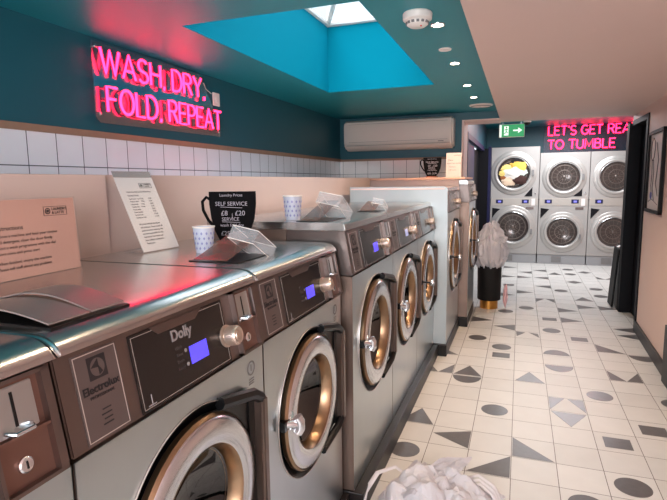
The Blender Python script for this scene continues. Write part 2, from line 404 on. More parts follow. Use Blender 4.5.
# ---------------------------------------------------------------- black plinths under the machines
def plinth(x1, y0, y1, label):
    o = obj('plinth', rbox(-1.38, x1, y0, y1, 0, .098, .004), m_kick); tag(o, label, 'plinth', 'black plinths under the washing machines')
plinth(-.665, -3.1, -.95, 'black plinth under the nearest low washing machines')
plinth(-.605, -.94, 1.235, 'long black plinth under the three raised mid-row washing machines')
plinth(-.535, 1.245, 2.155, 'short black plinth under the tall pale-sided washing machine')
plinth(-.455, 2.19, 2.93, 'black plinth under the furthest washing machine, behind the black bin')

# ---------------------------------------------------------------- washing machines
FRONT = frame((0, 0, 0), (0, 1, 0), (0, 0, 1))
def holed_front(bm, x, w, z0, z1, uc, zc, r, n=48):
    inner = []; outer = []
    for k in range(n):
        a = 2*PI*k/n; c, s = math.cos(a), math.sin(a)
        inner.append(bm.verts.new((x, uc+r*c, zc+r*s)))
        tx = (w-uc)/c if c > 1e-9 else (uc/(-c) if c < -1e-9 else 1e9)
        tz = (z1-zc)/s if s > 1e-9 else ((zc-z0)/(-s) if s < -1e-9 else 1e9)
        tt = min(tx, tz); outer.append(bm.verts.new((x, uc+tt*c, zc+tt*s)))
    for k in range(n):
        j = (k+1) % n; bm.faces.new((inner[k], inner[j], outer[j], outer[k]))
    for cy, cz in ((0, z0), (w, z0), (w, z1), (0, z1)):      # fill the corners
        ca = math.atan2(cz-zc, cy-uc) % (2*PI); k = int(ca/(2*PI)*n) % n; j = (k+1) % n
        bm.faces.new((outer[k], outer[j], bm.verts.new((x, cy, cz))))

def washer(label, X, y0, w, base, p0, p1, lean, top, zc, R, lidkind, screen='blue', name_text=None, side=None, coin=True, logo=True, depth=.70, bodym=None, sidem=None, sticker=True, uc=None, hp=.05):
    t = thing('washing_machine', label, 'washing machine', (X, y0, 0), 0, 'silver coin-operated washing machines in the row')
    su = w/.675; g = .004; uc = uc or .335*su
    # body with a round opening
    bm = bmesh.new(); z0, z1 = base, p0-.004
    ro = R*.60
    holed_front(bm, 0, w-g, z0, z1, uc, zc, R-.003)
    add_box(bm, -depth, -.006, 0, w-g, z0, z1)
    for f in [f for f in bm.faces if abs(f.calc_center_median().x+.006) < .001 and len(f.verts) == 4 and abs(f.normal.x) > .5]: bm.faces.remove(f)
    bmesh.ops.delete(bm, geom=[f for f in bm.faces if all(abs(v.co.x+.006) < 1e-5 for v in f.verts)], context='FACES')
    # thin return edges joining sheet and sides
    for a in ((0, .002, z0, z1), (w-g-.002, w-g, z0, z1), (0, w-g, z0, z0+.002), (0, w-g, z1-.002, z1)):
        add_box(bm, -.007, 0, a[0], a[1], a[2], a[3])
    for f in bm.faces:
        f.material_index = 0 if f.calc_center_median().x > -.0005 else 1
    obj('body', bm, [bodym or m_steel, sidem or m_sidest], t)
    # drum behind the opening
    D = FRONT @ T((uc, zc, 0))
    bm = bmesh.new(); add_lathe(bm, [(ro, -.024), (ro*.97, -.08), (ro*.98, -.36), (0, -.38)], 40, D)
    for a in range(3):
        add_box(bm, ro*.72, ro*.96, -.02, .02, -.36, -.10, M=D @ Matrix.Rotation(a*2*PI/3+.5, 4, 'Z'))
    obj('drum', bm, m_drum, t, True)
    # control panel wedge
    s = Vector((-lean, 0, p1-p0)); L = s.length
    PM = frame((0, 0, p0), (0, 1, 0), s)
    bm = bmesh.new()
    add_prism(bm, [(0, p0), (-lean, p1), (-.30, p1), (-.30, p0)], 0, w-g, M=frame((0, w-g, 0), (1, 0, 0), (0, 0, 1)))
    bmesh.ops.bevel(bm, geom=bm.edges[:], offset=.003, segments=2, affect='EDGES')
    cp = obj('control_panel', bm, m_panel, t, True)
    def pr(x0, x1, y0_, y1, z0_, z1_, name, m, par, lab=None, r=0):
        b = bmesh.new(); add_box(b, x0, x1, y0_, y1, z0_, z1_)
        if r: bmesh.ops.bevel(b, geom=b.edges[:], offset=r, segments=2, affect='EDGES')
        bmesh.ops.transform(b, matrix=PM, verts=b.verts); return obj(name, b, m, par, label=lab)
    def outline(b, x0, x1, y0_, y1, z, wd=.0016):
        for a in ((x0, x1, y0_, y0_+wd), (x0, x1, y1-wd, y1), (x0, x0+wd, y0_, y1), (x1-wd, x1, y0_, y1)): add_box(b, a[0], a[1], a[2], a[3], z, z+.0006, M=PM, mi=0)
    # label plate
    b = bmesh.new(); a0, a1 = .034*su, .138*su
    add_box(b, a0, a1, .006, L-.012, 0, .002, M=PM, mi=0)
    outline_start = len(b.faces)
    outline(b, a0+.003, a1-.003, .009, L-.015, .0018)
    b.faces.ensure_lookup_table()
    for f in b.faces[outline_start:]: f.material_index = 1
    lp = obj('label_plate', b, [m_plate, m_line], cp)
    cx = (a0+a1)/2
    if logo:
        b = bmesh.new(); q = .021*su
        yy = L*.75
        # square badge cut by a flag shape
        lm = PM @ T((cx, yy, .002))
        add_prism(b, [(-q, -q), (q, -q), (q, q), (-q, q)], 0, .0008, M=lm, mi=0)
        add_prism(b, [(.78*q*math.cos(k*PI/12), .78*q*math.sin(k*PI/12)) for k in range(24)], .0008, .0012, M=lm, mi=1)
        add_prism(b, [(-.75*q, .05*q), (.12*q, .72*q), (.12*q, -.05*q)], .0012, .0016, M=lm, mi=0)
        add_prism(b, [(.05*q, -.72*q), (.05*q, .2*q), (.5*q, -.5*q)], .0012, .0016, M=lm, mi=0)
        obj('logo_badge', b, [m_ink, m_plate], lp, label='black square badge'); b = bmesh.new()
        text_bm(b, 'Electrolux', .0205*su, PM @ T((cx, L*.545, .003)), .0004, .0004, 'CENTER')
        obj('logo_lettering', b, m_ink, lp); b = bmesh.new()
        text_bm(b, 'PROFESSIONAL', .0085*su, PM @ T((cx, L*.465, .003)), .0003, 0, 'CENTER')
        obj('small_lettering', b, m_ink, lp); b = bmesh.new()
        for r_ in range(4): add_box(b, cx-.012+.004*(r_ % 2), cx+.012, .028+r_*.009, .0305+r_*.009, .002, .0028, M=PM)
        obj('small_print', b, m_ink, lp)
    # display
    b = bmesh.new(); d0, d1 = .170*su, .503*su
    add_box(b, d0, d1, .003, L-.014, 0, .0025, M=PM, mi=0)
    k0 = len(b.faces); outline(b, d0+.006, d1-.006, .009, L-.02, .0022, .0011); b.faces.ensure_lookup_table()
    for f in b.faces[k0:]: f.material_index = 1
    dp = obj('display_panel', b, [m_disp, m_line], cp)
    # steel tongue hanging over the display's top edge
    b = bmesh.new(); add_prism(b, [(d0+.06*su, L-.013), (d0+.085*su, L-.033), (d0+.215*su, L-.033), (d0+.245*su, L-.013)], .002, .0045, M=PM)
    obj('display_tongue', b, m_panel, dp)
    l0, l1 = .345*su, .412*su
    lz0, lz1 = L*.27, L*.50
    pr(l0, l1, lz0, lz1, .002, .004, 'lcd_screen', m_lcd if screen == 'blue' else (m_disp if screen == 'off' else mat('pale_lit_screen', S(140, 150, 190), .3, emit=S(150, 160, 210), es=.3)), dp, 'lit blue screen' if screen == 'blue' else None)
    b = bmesh.new()
    if name_text: text_bm(b, name_text, .034, PM @ T((.292*su, L*.71, .003)), .0005, .0009); obj('name_lettering', b, m_txt, dp); b = bmesh.new()
    b2 = bmesh.new()
    for r_, tx in enumerate(('Ready', 'Drain', 'Rinse', 'Wash')): text_bm(b2, tx, .0105, PM @ T((.322*su, L*(.29+.085*r_), .0027)), .0002, 0, 'RIGHT')
    obj('programme_print', b2, m_faint, dp)
    for yy in (.3, .48): add_lathe(b, [(.0045, .0024), (.0045, .0034), (0, .0036)], 14, PM @ T((.332*su, L*yy, 0)))
    add_tube(b, [(.20*su, .012, .003), (.20*su, .035, .003)], .0012, 5, PM); add_box(b, .188*su, .212*su, .012, .015, .0024, .003, M=PM)
    obj('printed_lettering', b, m_txt, dp)
    # knob
    b = bmesh.new(); KM = PM @ T((.498*su, L*.39, .002))
    n = 36; rr = .024
    add_lathe(b, [(rr*1.2, 0), (rr*1.2, .004), (rr*.9, .006), (rr*.9, .012)], 36, KM)
    prof = [(rr, .010), (rr*1.02, .014), (rr*.98, .034), (rr*.86, .039), (rr*.8, .038), (rr*.55, .037), (rr*.5, .040), (0, .041)]
    vsx = add_lathe(b, prof, n, KM)
    for i in range(0, n, 1):
        a = 2*PI*i/n; add_box(b, rr*.98, rr*1.06, -.0011, .0011, .013, .034, M=KM @ Matrix.Rotation(a, 4, 'Z'))
    obj('knob', b, mat('satin_knob', S(196, 176, 162), .35, .8), cp, True)
    # coin unit
    c0, c1 = .545*su, .655*su
    b = bmesh.new()
    for a in ((c0, c1, .001, .007), (c0, c1, L-.010, L-.004), (c0, c0+.006, .001, L-.004), (c1-.014, c1, .001, L-.004)): add_box(b, a[0], a[1], a[2], a[3], -.002, .016, M=PM)
    cb = obj('coin_unit', b, m_panel, cp)
    pr(c0+.006, c1-.014, .007, L-.01, 0, .003, 'coin_recess', m_recess, cb)
    pr(c0+.010, c1-.026, L*.50, L-.016, .003, .007, 'coin_slot_plate', m_steel, cb, r=.0015)
    b = bmesh.new(); xs = (c0+c1-.016)/2
    add_box(b, xs-.0022, xs+.0022, L*.56, L*.86, .007, .0082, M=PM); obj('coin_slot', b, m_black, cb)
    b = bmesh.new(); add_tube(b, [(xs-.02, L*.54, .008), (xs-.015, L*.52, .022), (xs+.015, L*.52, .022), (xs+.022, L*.54, .008)], .0035, 8, PM); add_box(b, xs-.018, xs+.018, L*.505, L*.525, .004, .018, M=PM)
    obj('coin_return_lip', b, m_chrome, cb, True)
    pr(c0+.006, c1-.014, L*.465, L*.49, .003, .014, 'coin_shelf', m_recess, cb)
    b = bmesh.new(); add_lathe(b, [(.0125, .002), (.0125, .008), (.010, .010), (0, .010)], 24, PM @ T((xs, L*.22, 0))); lk = obj('lock', b, m_chrome, cb, True)
    b = bmesh.new(); add_box(b, xs-.0012, xs+.0012, L*.22-.006, L*.22+.006, .0095, .011, M=PM); obj('keyhole', b, m_black, cb)
    # lid
    bm = bmesh.new()
    LM = frame((0, w-g, 0), (1, 0, 0), (0, 0, 1))
    if lidkind == 'bull':
        th = top-p1; pts = [(-depth, p1+.001), (-depth, top)]
        rr = th*.72
        pts += [(-.035-rr-.055, top)]
        for k in range(9):
            a = PI/2-k*PI/2/8; pts.append((-.072+.058*math.cos(a)*1.0-.0, top-.034+.034*math.sin(a)))
        pts += [(-lean+.006, p1+.001)]
        add_prism(bm, pts, 0, w-g, M=LM)
        bmesh.ops.bevel(bm, geom=[e for e in bm.edges if abs(e.verts[0].co.y-e.verts[1].co.y) < 1e-5 and (e.verts[0].co.z > p1+.01 or e.verts[1].co.z > p1+.01)], offset=.006, segments=3, affect='EDGES')
    else:
        pts = [(-depth, p1+.001), (-depth, top), (-lean-.012, top), (-lean+.001, top-.006), (-lean+.004, p1+.001)]
        add_prism(bm, pts, 0, w-g, M=LM)
        bmesh.ops.bevel(bm, geom=bm.edges[:], offset=.002, segments=2, affect='EDGES')
    lid = obj('top_lid', bm, m_steel_top, t, True)
    # rear casing under the lid
    obj('upper_casing', box(-depth, -.301, 0, w-g, p0-.003, p1), sidem or m_sidest, t)
    # bezel round the door
    bm = bmesh.new()
    add_lathe(bm, [(ro+.004, -.021), (R-.03, -.020), (R-.012, -.010), (R-.004, .002), (R, .0035), (R, .001)], 56, D)
    # flared corner behind the hinge
    add_prism(bm, [(.02, R*.92), (R*.93, R*.74), (R*1.04, R*.62), (R*.9, .40*R), (.6*R, .55*R)], .001, .007, M=D)
    add_prism(bm, [(.02, -R*.92), (.6*R, -.55*R), (R*.9, -.40*R), (R*1.04, -R*.62), (R*.93, -R*.74)], .001, .007, M=D)
    bz = obj('door_bezel', bm, m_black, t, True)
    bm = bmesh.new(); add_lathe(bm, [(R-.001, .001), (R+.002, .005), (R+.002, .001)], 56, D, closed=True, ang0=PI*.22, ang1=PI*1.8); obj('bezel_edge', bm, m_line, bz, True)
    D0 = D; D = D @ T((0, 0, -.018))
    # door ring
    ri, rO = R*.62, R*.90
    bm = bmesh.new()
    add_lathe(bm, [(rO-.01, .006), (rO, .012), (rO, .028), (rO-.006, .038), (rO-.018, .044), (ri+.03, .047), (ri+.012, .045), (ri+.002, .040)], 64, D)
    dr = obj('door', bm, m_chrome, t, True, label='polished steel porthole ring')
    bm = bmesh.new(); add_lathe(bm, [(rO-.001, .012), (rO+.003, .016), (rO+.003, .030), (rO-.004, .0385)], 64, D); obj('outer_rim', bm, m_warmrefl, dr, True, label='steel outer rim with warm reflection in its colour')
    bm = bmesh.new(); add_lathe(bm, [(ri+.003, .042), (ri-.003, .036), (ri-.010, .0), (ri-.016, -.002)], 64, D); obj('inner_cone', bm, m_warmrefl, dr, True)
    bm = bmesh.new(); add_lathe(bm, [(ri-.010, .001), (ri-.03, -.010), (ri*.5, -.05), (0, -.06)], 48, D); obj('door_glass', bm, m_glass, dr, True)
    # handle on the left of the ring
    ha = math.radians(176); hx, hz = .90*R*math.cos(ha), .90*R*math.sin(ha)
    H = D @ T((hx, hz, 0))
    bm = bmesh.new(); add_box(bm, -.022, .012, -.016, .016, .012, .040, M=H)
    if hp > .08: add_lathe(bm, [(.007, .04), (.007, hp-.01)], 12, H)
    hd = obj('handle_mount', bm, m_black, dr)
    bm = bmesh.new()
    if hp > .08: add_lathe(bm, [(0, hp-.012), (.014, hp-.012), (.022, hp-.006), (.025, hp+.004), (.022, hp+.014), (.012, hp+.020), (0, hp+.021)], 20, H)
    else:
        add_tube(bm, [(.0, 0, .030), (.012, 0, .050), (.030, -.006, .064)], .013, 10, H)
        add_tube(bm, [(.026, .020, .060), (.030, .004, .068), (.032, -.020, .068), (.028, -.034, .060)], .017, 10, H)
    obj('handle_knob', bm, m_chrome, dr, True, label='chrome handle knob')
    D = D0
    # hinge bracket on the right
    k = R/.262
    bm = bmesh.new()
    path = [(.09, .240, .010), (.235, .208, .022), (.272, .182, .024)]
    add_tube(bm, [(a*k, b*k, c) for a, b, c in path], .017, 8, D, flat=.9)
    hg = obj('hinge_arm', bm, m_black, t, True)
    bm = bmesh.new(); add_tube(bm, [(a*k, -b*k, c) for a, b, c in path], .017, 8, D, flat=.9); obj('hinge_arm', bm, m_black, t, True)
    bm = bmesh.new(); add_box(bm, .256*k, .290*k, -.19*k, .19*k, .002, .040); bmesh.ops.bevel(bm, geom=bm.edges[:], offset=.008, segments=3, affect='EDGES'); bmesh.ops.transform(bm, matrix=D, verts=bm.verts)
    hb = obj('hinge_bar', bm, mat('dark_hinge_steel', S(118, 102, 94), .3, .9), hg, True)
    bm = bmesh.new(); add_box(bm, .226*k, .257*k, -.195*k, .195*k, .001, .012, M=D); obj('hinge_gap', bm, m_black, hg)
    if sticker:
        bm = bmesh.new(); DM = FRONT @ T((.60*su, p0-.052, .001))
        add_lathe(bm, [(.021, 0), (.021, .0006), (.016, .0006), (.016, 0)], 24, DM)
        text_bm(bm, '1', .026, DM, .0004, .0006, 'CENTER')
        for r_ in range(3): add_box(bm, -.014, .014, -.032-r_*.007, -.029-r_*.007, 0, .0006, M=DM)
        obj('sticker', bm, m_grey2, t)
    return t, lid

lowg = dict(base=.10, p0=1.0, p1=1.175, lean=.032, top=1.212, zc=.68, R=.262, lidkind='bull')
W0, L0 = washer('nearest silver washing machine, cut off by the left edge of the picture', -.69, -3.005, .675, **lowg)
W1, L1 = washer('silver washing machine with the name Dolly on its black display', -.69, -2.33, .675, **lowg, name_text='Dolly')
W2, L2 = washer('low silver washing machine with the cup-shaped chalkboard standing on its lid', -.69, -1.655, .69, **lowg)
mid = dict(base=.10, p0=1.067, p1=1.255, lean=.034, top=1.288, zc=.725, R=.285, lidkind='flat', sticker=False)
W3, L3 = washer('raised silver washing machine with bare brownish side, nearest of the taller three', -.65, -.93, .733, **mid)
W4, L4 = washer('raised silver washing machine with a pale lit screen, middle one of the taller three', -.65, -.197, .733, **mid, screen='pale')
W5, L5 = washer('raised silver washing machine with no lit screen, beside the tall pale side panel', -.65, .536, .733, **mid, screen='off', hp=.10)
tall = dict(base=.10, p0=1.20, p1=1.37, lean=.02, top=1.405, zc=.80, R=.33, lidkind='flat', sticker=False, logo=False, screen='off')
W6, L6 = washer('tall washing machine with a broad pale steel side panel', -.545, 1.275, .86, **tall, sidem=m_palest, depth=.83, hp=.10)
tall.update(p1=1.42, p0=1.25, top=1.46, zc=.85)
W7, L7 = washer('furthest washing machine of the row, under the pink shelf board', -.46, 2.20, .72, **tall, depth=.85, uc=.36, hp=.10)
# pale side sheet with rounded front corner on the tall machine
bm = bmesh.new()
def rrect(x0, x1, y0, y1, r, n=6, corners=(1, 1, 1, 1)):
    out = []
    for (cx, cy, a0), on in zip(((x0+r, y0+r, PI), (x1-r, y0+r, 1.5*PI), (x1-r, y1-r, 0), (x0+r, y1-r, .5*PI)), corners):
        if on: out += [(cx+r*math.cos(a0+k*PI/2/n), cy+r*math.sin(a0+k*PI/2/n)) for k in range(n+1)]
        else: out.append((cx+(-r if a0 in (PI, .5*PI) else r), cy+(-r if a0 in (PI, 1.5*PI) else r)))
    return out
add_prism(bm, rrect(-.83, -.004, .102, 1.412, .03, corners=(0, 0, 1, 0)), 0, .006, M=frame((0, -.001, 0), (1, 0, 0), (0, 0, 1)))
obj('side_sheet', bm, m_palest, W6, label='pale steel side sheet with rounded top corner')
bm = bmesh.new(); add_box(bm, -.82, -.03, -.010, -.0075, 1.388, 1.400); obj('side_edge_strip', bm, m_pale, W6)

# detergent flaps on the lids
def flap_unit(lid, x0, x1, y0, y1, z, raised):
    b = bmesh.new(); add_box(b, x0, x1, y0, y1, z-.001, z+.003); obj('dispenser_well', b, m_black, lid)
    n = 10
    def wave(xa, xb, ya, yb, amp, m, nm, lift=0):
        b = bmesh.new(); g0 = []
        for i in range(n+1):
            fr = i/n; row = []
            for yy in (ya, yb):
                zz = z+.006+amp*math.sin(fr*PI)+lift*fr
                row.append((b.verts.new((xa+(xb-xa)*fr, yy, zz)), b.verts.new((xa+(xb-xa)*fr, yy, zz+.003))))
            g0.append(row)
        for i in range(n):
            a, c = g0[i], g0[i+1]
            b.faces.new((a[0][1], a[1][1], c[1][1], c[0][1])); b.faces.new((a[0][0], c[0][0], c[1][0], a[1][0]))
            b.faces.new((a[0][0], a[0][1], c[0][1], c[0][0])); b.faces.new((a[1][0], c[1][0], c[1][1], a[1][1]))
        b.faces.new((g0[0][0][0], g0[0][1][0], g0[0][1][1], g0[0][0][1])); b.faces.new((g0[-1][0][0], g0[-1][0][1], g0[-1][1][1], g0[-1][1][0]))
        return obj(nm, b, m, lid, True)
    return wave
m_flap = mat('grey_flap', S(150, 138, 134), .35, .5)
wv = flap_unit(L1, -.36, -.06, .03, .22, 1.212, False)
wv(-.05-.02, -.345, .035, .125, .018, m_flap, 'dispenser_flap'); wv(-.05-.02, -.345, .13, .215, .026, m_flap, 'dispenser_flap')
wv = flap_unit(L0, -.36, -.06, .03, .22, 1.212, False)
wv(-.07, -.345, .035, .125, .018, m_flap, 'dispenser_flap'); wv(-.07, -.345, .13, .215, .026, m_flap, 'dispenser_flap')

def open_dispenser(lid, ox, oy, z, s=1.0, wd=.16):
    b = bmesh.new(); add_box(b, ox-.08*s-wd*s, ox-.06*s, oy+.02, oy+.23*s, z-.001, z+.003); obj('dispenser_well', b, m_black, lid)
    # smoky flap swung up, curved
    b = bmesh.new(); n = 10; pr_ = None; rows = []
    for i in range(n+1):
        f_ = i/n; yy = oy+.02+.24*s*f_; zz = z+.006+.085*s*(f_**1.2)*(1-.25*f_)
        rows.append([b.verts.new((ox-.09*s-(wd-.03)*s, yy, zz)), b.verts.new((ox-.10*s, yy, zz)), b.verts.new((ox-.10*s, yy, zz+.003)), b.verts.new((ox-.09*s-(wd-.03)*s, yy, zz+.003))])
    for a, c in zip(rows, rows[1:]):
        for k in range(4): b.faces.new((a[k], a[(k+1) % 4], c[(k+1) % 4], c[k]))
    b.faces.new(rows[0]); b.faces.new(rows[-1][::-1])
    obj('raised_flap', b, m_brownp, lid, True, label='raised smoky plastic flap')
    # clear plastic box lid
    b = bmesh.new(); RM = T((ox-.09*s, oy+.15*s, z+.030*s)) @ Matrix.Rotation(-.5, 4, 'X') @ Matrix.Rotation(.2, 4, 'Y')
    w_, d_, h_, th = .10*s, .14*s, .045*s, .0022
    add_box(b, -w_/2, w_/2, -d_/2, d_/2, h_, h_+th, M=RM)
    for a in ((-w_/2, w_/2, -d_/2, -d_/2+th), (-w_/2, w_/2, d_/2-th, d_/2), (-w_/2, -w_/2+th, -d_/2, d_/2), (w_/2-th, w_/2, -d_/2, d_/2)): add_box(b, a[0], a[1], a[2], a[3], 0, h_, M=RM)
    obj('clear_cover', b, m_milky, lid, label='clear plastic cover tipped open')
    b = bmesh.new()
    for e in ((-w_/2, -d_/2), (w_/2, -d_/2), (w_/2, d_/2), (-w_/2, d_/2)): pass
    for zz in (0, h_): add_tube(b, [(-w_/2, -d_/2, zz), (w_/2, -d_/2, zz), (w_/2, d_/2, zz), (-w_/2, d_/2, zz)], .0013, 5, RM, closed=True)
    obj('cover_rim', b, m_white, lid)
open_dispenser(L2, -.06, .06, 1.212, 1.0)
open_dispenser(L3, -.05, .02, 1.288, 1.15, .11)
open_dispenser(L4, -.05, .02, 1.288, .7)

# ---------------------------------------------------------------- things on the machines
def cup(x, y, z, r, h, label):
    t = thing('paper_cup', label, 'cup', (x, y, z), 0, 'pale patterned disposable cups')
    bm = bmesh.new(); add_lathe(bm, [(0, 0), (r*.74, 0), (r*.76, .002), (r, h), (r*.95, h), (r*.71, .006), (0, .006)], 32); cu = obj('cup_wall', bm, m_cup, t, True)
    bm = bmesh.new(); add_lathe(bm, [(r*1.0, h-.003), (r*1.05, h-.001), (r*1.05, h+.003), (r*.98, h+.003)], 32, closed=True); obj('rim', bm, m_white, t, True)
    bm = bmesh.new()
    for row in range(4):
        for k in range(13):
            a = 2*PI*(k+.5*(row % 2))/13; zz = h*(.2+.19*row); rr = r*(.76+.24*zz/h)+.0006
            RM = T((rr*math.cos(a), rr*math.sin(a), zz)) @ Matrix.Rotation(a, 4, 'Z') @ Matrix.Rotation(PI/2, 4, 'Y')
            q = h*.065; add_prism(bm, [(-q, 0), (0, -q*.7), (q, 0), (0, q*.7)], -.0003, .0004, M=RM)
    obj('printed_pattern', bm, mat('lilac_print', S(140, 142, 190), .6), t)
cup(-1.058, -1.385, 1.213, .038, .092, 'small patterned paper cup on the low machine, left of the cup-shaped chalkboard')
cup(-.975, -.80, 1.289, .043, .108, 'patterned paper cup on the first raised washing machine, right of the cup-shaped chalkboard')

def mug_sign(x, y, z, s, rz, label, lines):
    t = thing('chalkboard_sign', label, 'sign', (x, y, z), rz, 'cup-shaped chalkboard price signs')
    FM = frame((0, 0, 0), (1, 0, 0), (0, 0, 1))
    W_, H_ = .195*s, .20*s; pts = [(-.105*s*.62+.012*s, .012*s), (.045*s, .012*s)]
    z0 = .012*s
    pts = [(-.052*s, z0), (.045*s, z0), (.072*s, z0+.035*s), (.092*s, z0+.09*s), (.10*s, z0+.15*s), (.10*s, z0+H_), (-.092*s, z0+H_), (-.092*s, z0+.15*s), (-.085*s, z0+.09*s), (-.072*s, z0+.04*s)]
    bm = bmesh.new(); add_prism(bm, pts, -.006, .006, M=FM); obj('cup_board', bm, m_chalk, t)
    bm = bmesh.new(); add_tube(bm, [(-.085*s, z0+.165*s, 0), (-.105*s, z0+.178*s, 0), (-.122*s, z0+.16*s, 0), (-.120*s, z0+.125*s, 0), (-.10*s, z0+.085*s, 0), (-.076*s, z0+.055*s, 0)], .0065*s, 8, FM)
    obj('cup_handle', bm, m_chalk, t, True)
    bm = rbox(-.062*s, .062*s, -.028, .028, 0, z0+.001, .002); obj('wooden_foot', bm, m_wood, t)
    bm = bmesh.new()
    for zz, sz, tx, x0 in lines: text_bm(bm, tx, sz*s, FM @ T((x0*s, z0+zz*s, .0066)), .0003, 0, 'CENTER')
    add_tube(bm, [(-.045*s, z0+.138*s, .0068), (.045*s, z0+.134*s, .0068)], .0011, 5, FM); add_tube(bm, [(-.04*s, z0+.078*s, .0068), (.035*s, z0+.075*s, .0068)], .0011, 5, FM)
    add_tube(bm, [(.003*s, z0+.112*s, .0068), (.003*s, z0+.092*s, .0068)], .001, 5, FM); add_tube(bm, [(.006*s, z0+.042*s, .0068), (.006*s, z0+.015*s, .0068)], .001, 5, FM)
    obj('chalk_lettering', bm, m_chtxt, t)
ln = [(.185, .016, 'Laundry Prices', 0), (.150, .023, 'SELF SERVICE', 0), (.112, .028, '£8', -.03), (.112, .028, '£20', .035), (.088, .020, 'SERVICE', -.005), (.064, .018, 'wash fold dry', 0), (.030, .025, '£25', -.028), (.030, .025, '£30', .032)]
mug_sign(-1.10, -1.12, 1.213, 1.0, math.radians(14), 'black cup-shaped chalkboard with chalk prices on the low washing machine lid', ln)
mug_sign(-.83, 2.22, 1.491, .92, math.radians(14), 'smaller-looking cup-shaped chalkboard on the pink shelf board beside a white card', ln)

# price card on the shelf
def card(name, label, origin, ax, ay, wd, ht, paper, lines, stand=True, logo=None, th=.0022):
    CM = frame((0, 0, 0), ax, ay)
    t = thing(name, label, 'sign', origin, 0)
    bm = bmesh.new(); add_box(bm, 0, wd, 0, ht, 0, th, M=CM); obj('sheet', bm, paper, t)
    bm = bmesh.new()
    for y_, sz, tx, x0 in lines: text_bm(bm, tx, sz, CM @ T((x0, y_, th+.0004)), .0002)
    if logo:
        lx, ly, lw, lh = logo
        for a in ((lx, lx+lw, ly, ly+.0012), (lx, lx+lw, ly+lh-.0012, ly+lh), (lx, lx+.0012, ly, ly+lh), (lx+lw-.0012, lx+lw, ly, ly+lh)): add_box(bm, a[0], a[1], a[2], a[3], th, th+.0006, M=CM)
        add_lathe(bm, [(lh*.34, th), (lh*.34, th+.0006), (lh*.24, th+.0006), (lh*.24, th)], 20, CM @ T((lx+lh*.52, ly+lh*.5, 0)))
        add_lathe(bm, [(lh*.16, th), (lh*.16, th+.0006), (0, th+.0006)], 16, CM @ T((lx+lh*.52, ly+lh*.5, 0)))
        text_bm(bm, 'LAUNDRY', lh*.42, CM @ T((lx+lh*1.02, ly+lh*.70, th+.0005)), .0002, .0002); text_bm(bm, '& LATTE', lh*.42, CM @ T((lx+lh*1.02, ly+lh*.30, th+.0005)), .0002, .0002)
    obj('print', bm, m_ink, t)
    return t, CM
t, CM = card('card_sign', 'white printed card on the pink shelf board, right of the far cup-shaped chalkboard', (-.69, 2.20, 1.491), (1, .05, 0), (0, .08, 1), .145, .235, mat('cream_card', S(214, 200, 192), .55),
     [(.21, .016, 'LAUNDRY', .07), (.165, .018, 'Please', .02), (.135, .018, 'pay at the counter', .01), (.10, .014, 'Thank you', .03), (.07, .012, 'before leaving', .03)])
bm = bmesh.new(); add_box(bm, .01, .13, -.001, .003, -.03, .0, M=CM); obj('foot', bm, m_white, t)
# pink instructions card in clear sleeve (near left)
t, CM = card('instruction_sign', 'large pink laundry instruction card standing at the left edge on a machine lid', (-1.245, -2.20, 1.2135), (.0, 1, 0), (-.06, 0, 1), .44, .208, m_pinkpaper,
     [(.135, .017, 'Instructions', .185), (.115, .0115, '1. Choose a machine and load your clothes', .17), (.100, .0115, '2. Add detergent, close the door firmly', .17), (.085, .0115, '3. Select a wash programme with the dial', .17), (.070, .0115, '4. Insert coins and press start', .17), (.045, .0115, '5. When finished, empty the machine', .17), (.030, .0115, '6. Please tell staff about any problem', .17)],
     logo=(.335, .16, .078, .026))
bm = bmesh.new(); add_box(bm, -.004, .444, -.0005, .0015, -.05, .004, M=CM); add_box(bm, -.003, .445, 0, .212, .0032, .0045, M=CM); obj('acrylic_stand', bm, m_acry, t, label='clear acrylic sleeve')
# leaning white menu in acrylic stand
ay = Vector((-.115, 0, .272))
t, CM = card('menu_sign', 'white printed price list leaning in a clear acrylic stand on the machine lid', (-1.262, -1.462, 1.2155), (0.06, 1, 0), ay, .187, .29, m_paper,
     [(.232, .0085, 'Wash Dry Fold Service Wash Price', .03), (.218, .0085, 'Standard Wash', .03)]+[(.205-.0105*i, .0075, a, .03) for i, a in enumerate(['Small wash   up to 8 kg', 'Medium wash      12 kg', 'Large wash       18 kg', 'Tumble dry    10 min', 'Duvet single', 'Duvet double', 'Service wash', 'Ironing per item'])]+
     [(.205-.0105*i, .0075, '£%d.%02d' % (4+i, (i*5) % 10*10), .125) for i in range(8)]+[(.105-.0125*i, .0095, a, .03) for i, a in enumerate(['All prices include detergent', 'and softener. Please check all', 'pockets before washing. We', 'are not responsible for any', 'lost items. Last wash one', 'hour before closing time', 'Thank you'])], logo=(.105, .247, .062, .02))
bm = bmesh.new(); add_box(bm, -.003, .19, -.001, .315, .0032, .0048, M=CM); obj('acrylic_front', bm, m_acry, t)
bm = bmesh.new(); add_box(bm, 0, .187, .292, .315, .0006, .0022, M=CM); obj('sleeve_top', bm, mat('grey_sleeve', S(150, 140, 138), .3), t)
bm = bmesh.new(); add_tube(bm, [(-.05, .0, .006), (.0, .0, .006)], .003, 6, frame((0, 0, 0), (1, 0, 0), (0, 1, 0))); add_box(bm, -.09, .002, .002, .20, -.0015, .0012); obj('acrylic_foot', bm, m_acry, t)

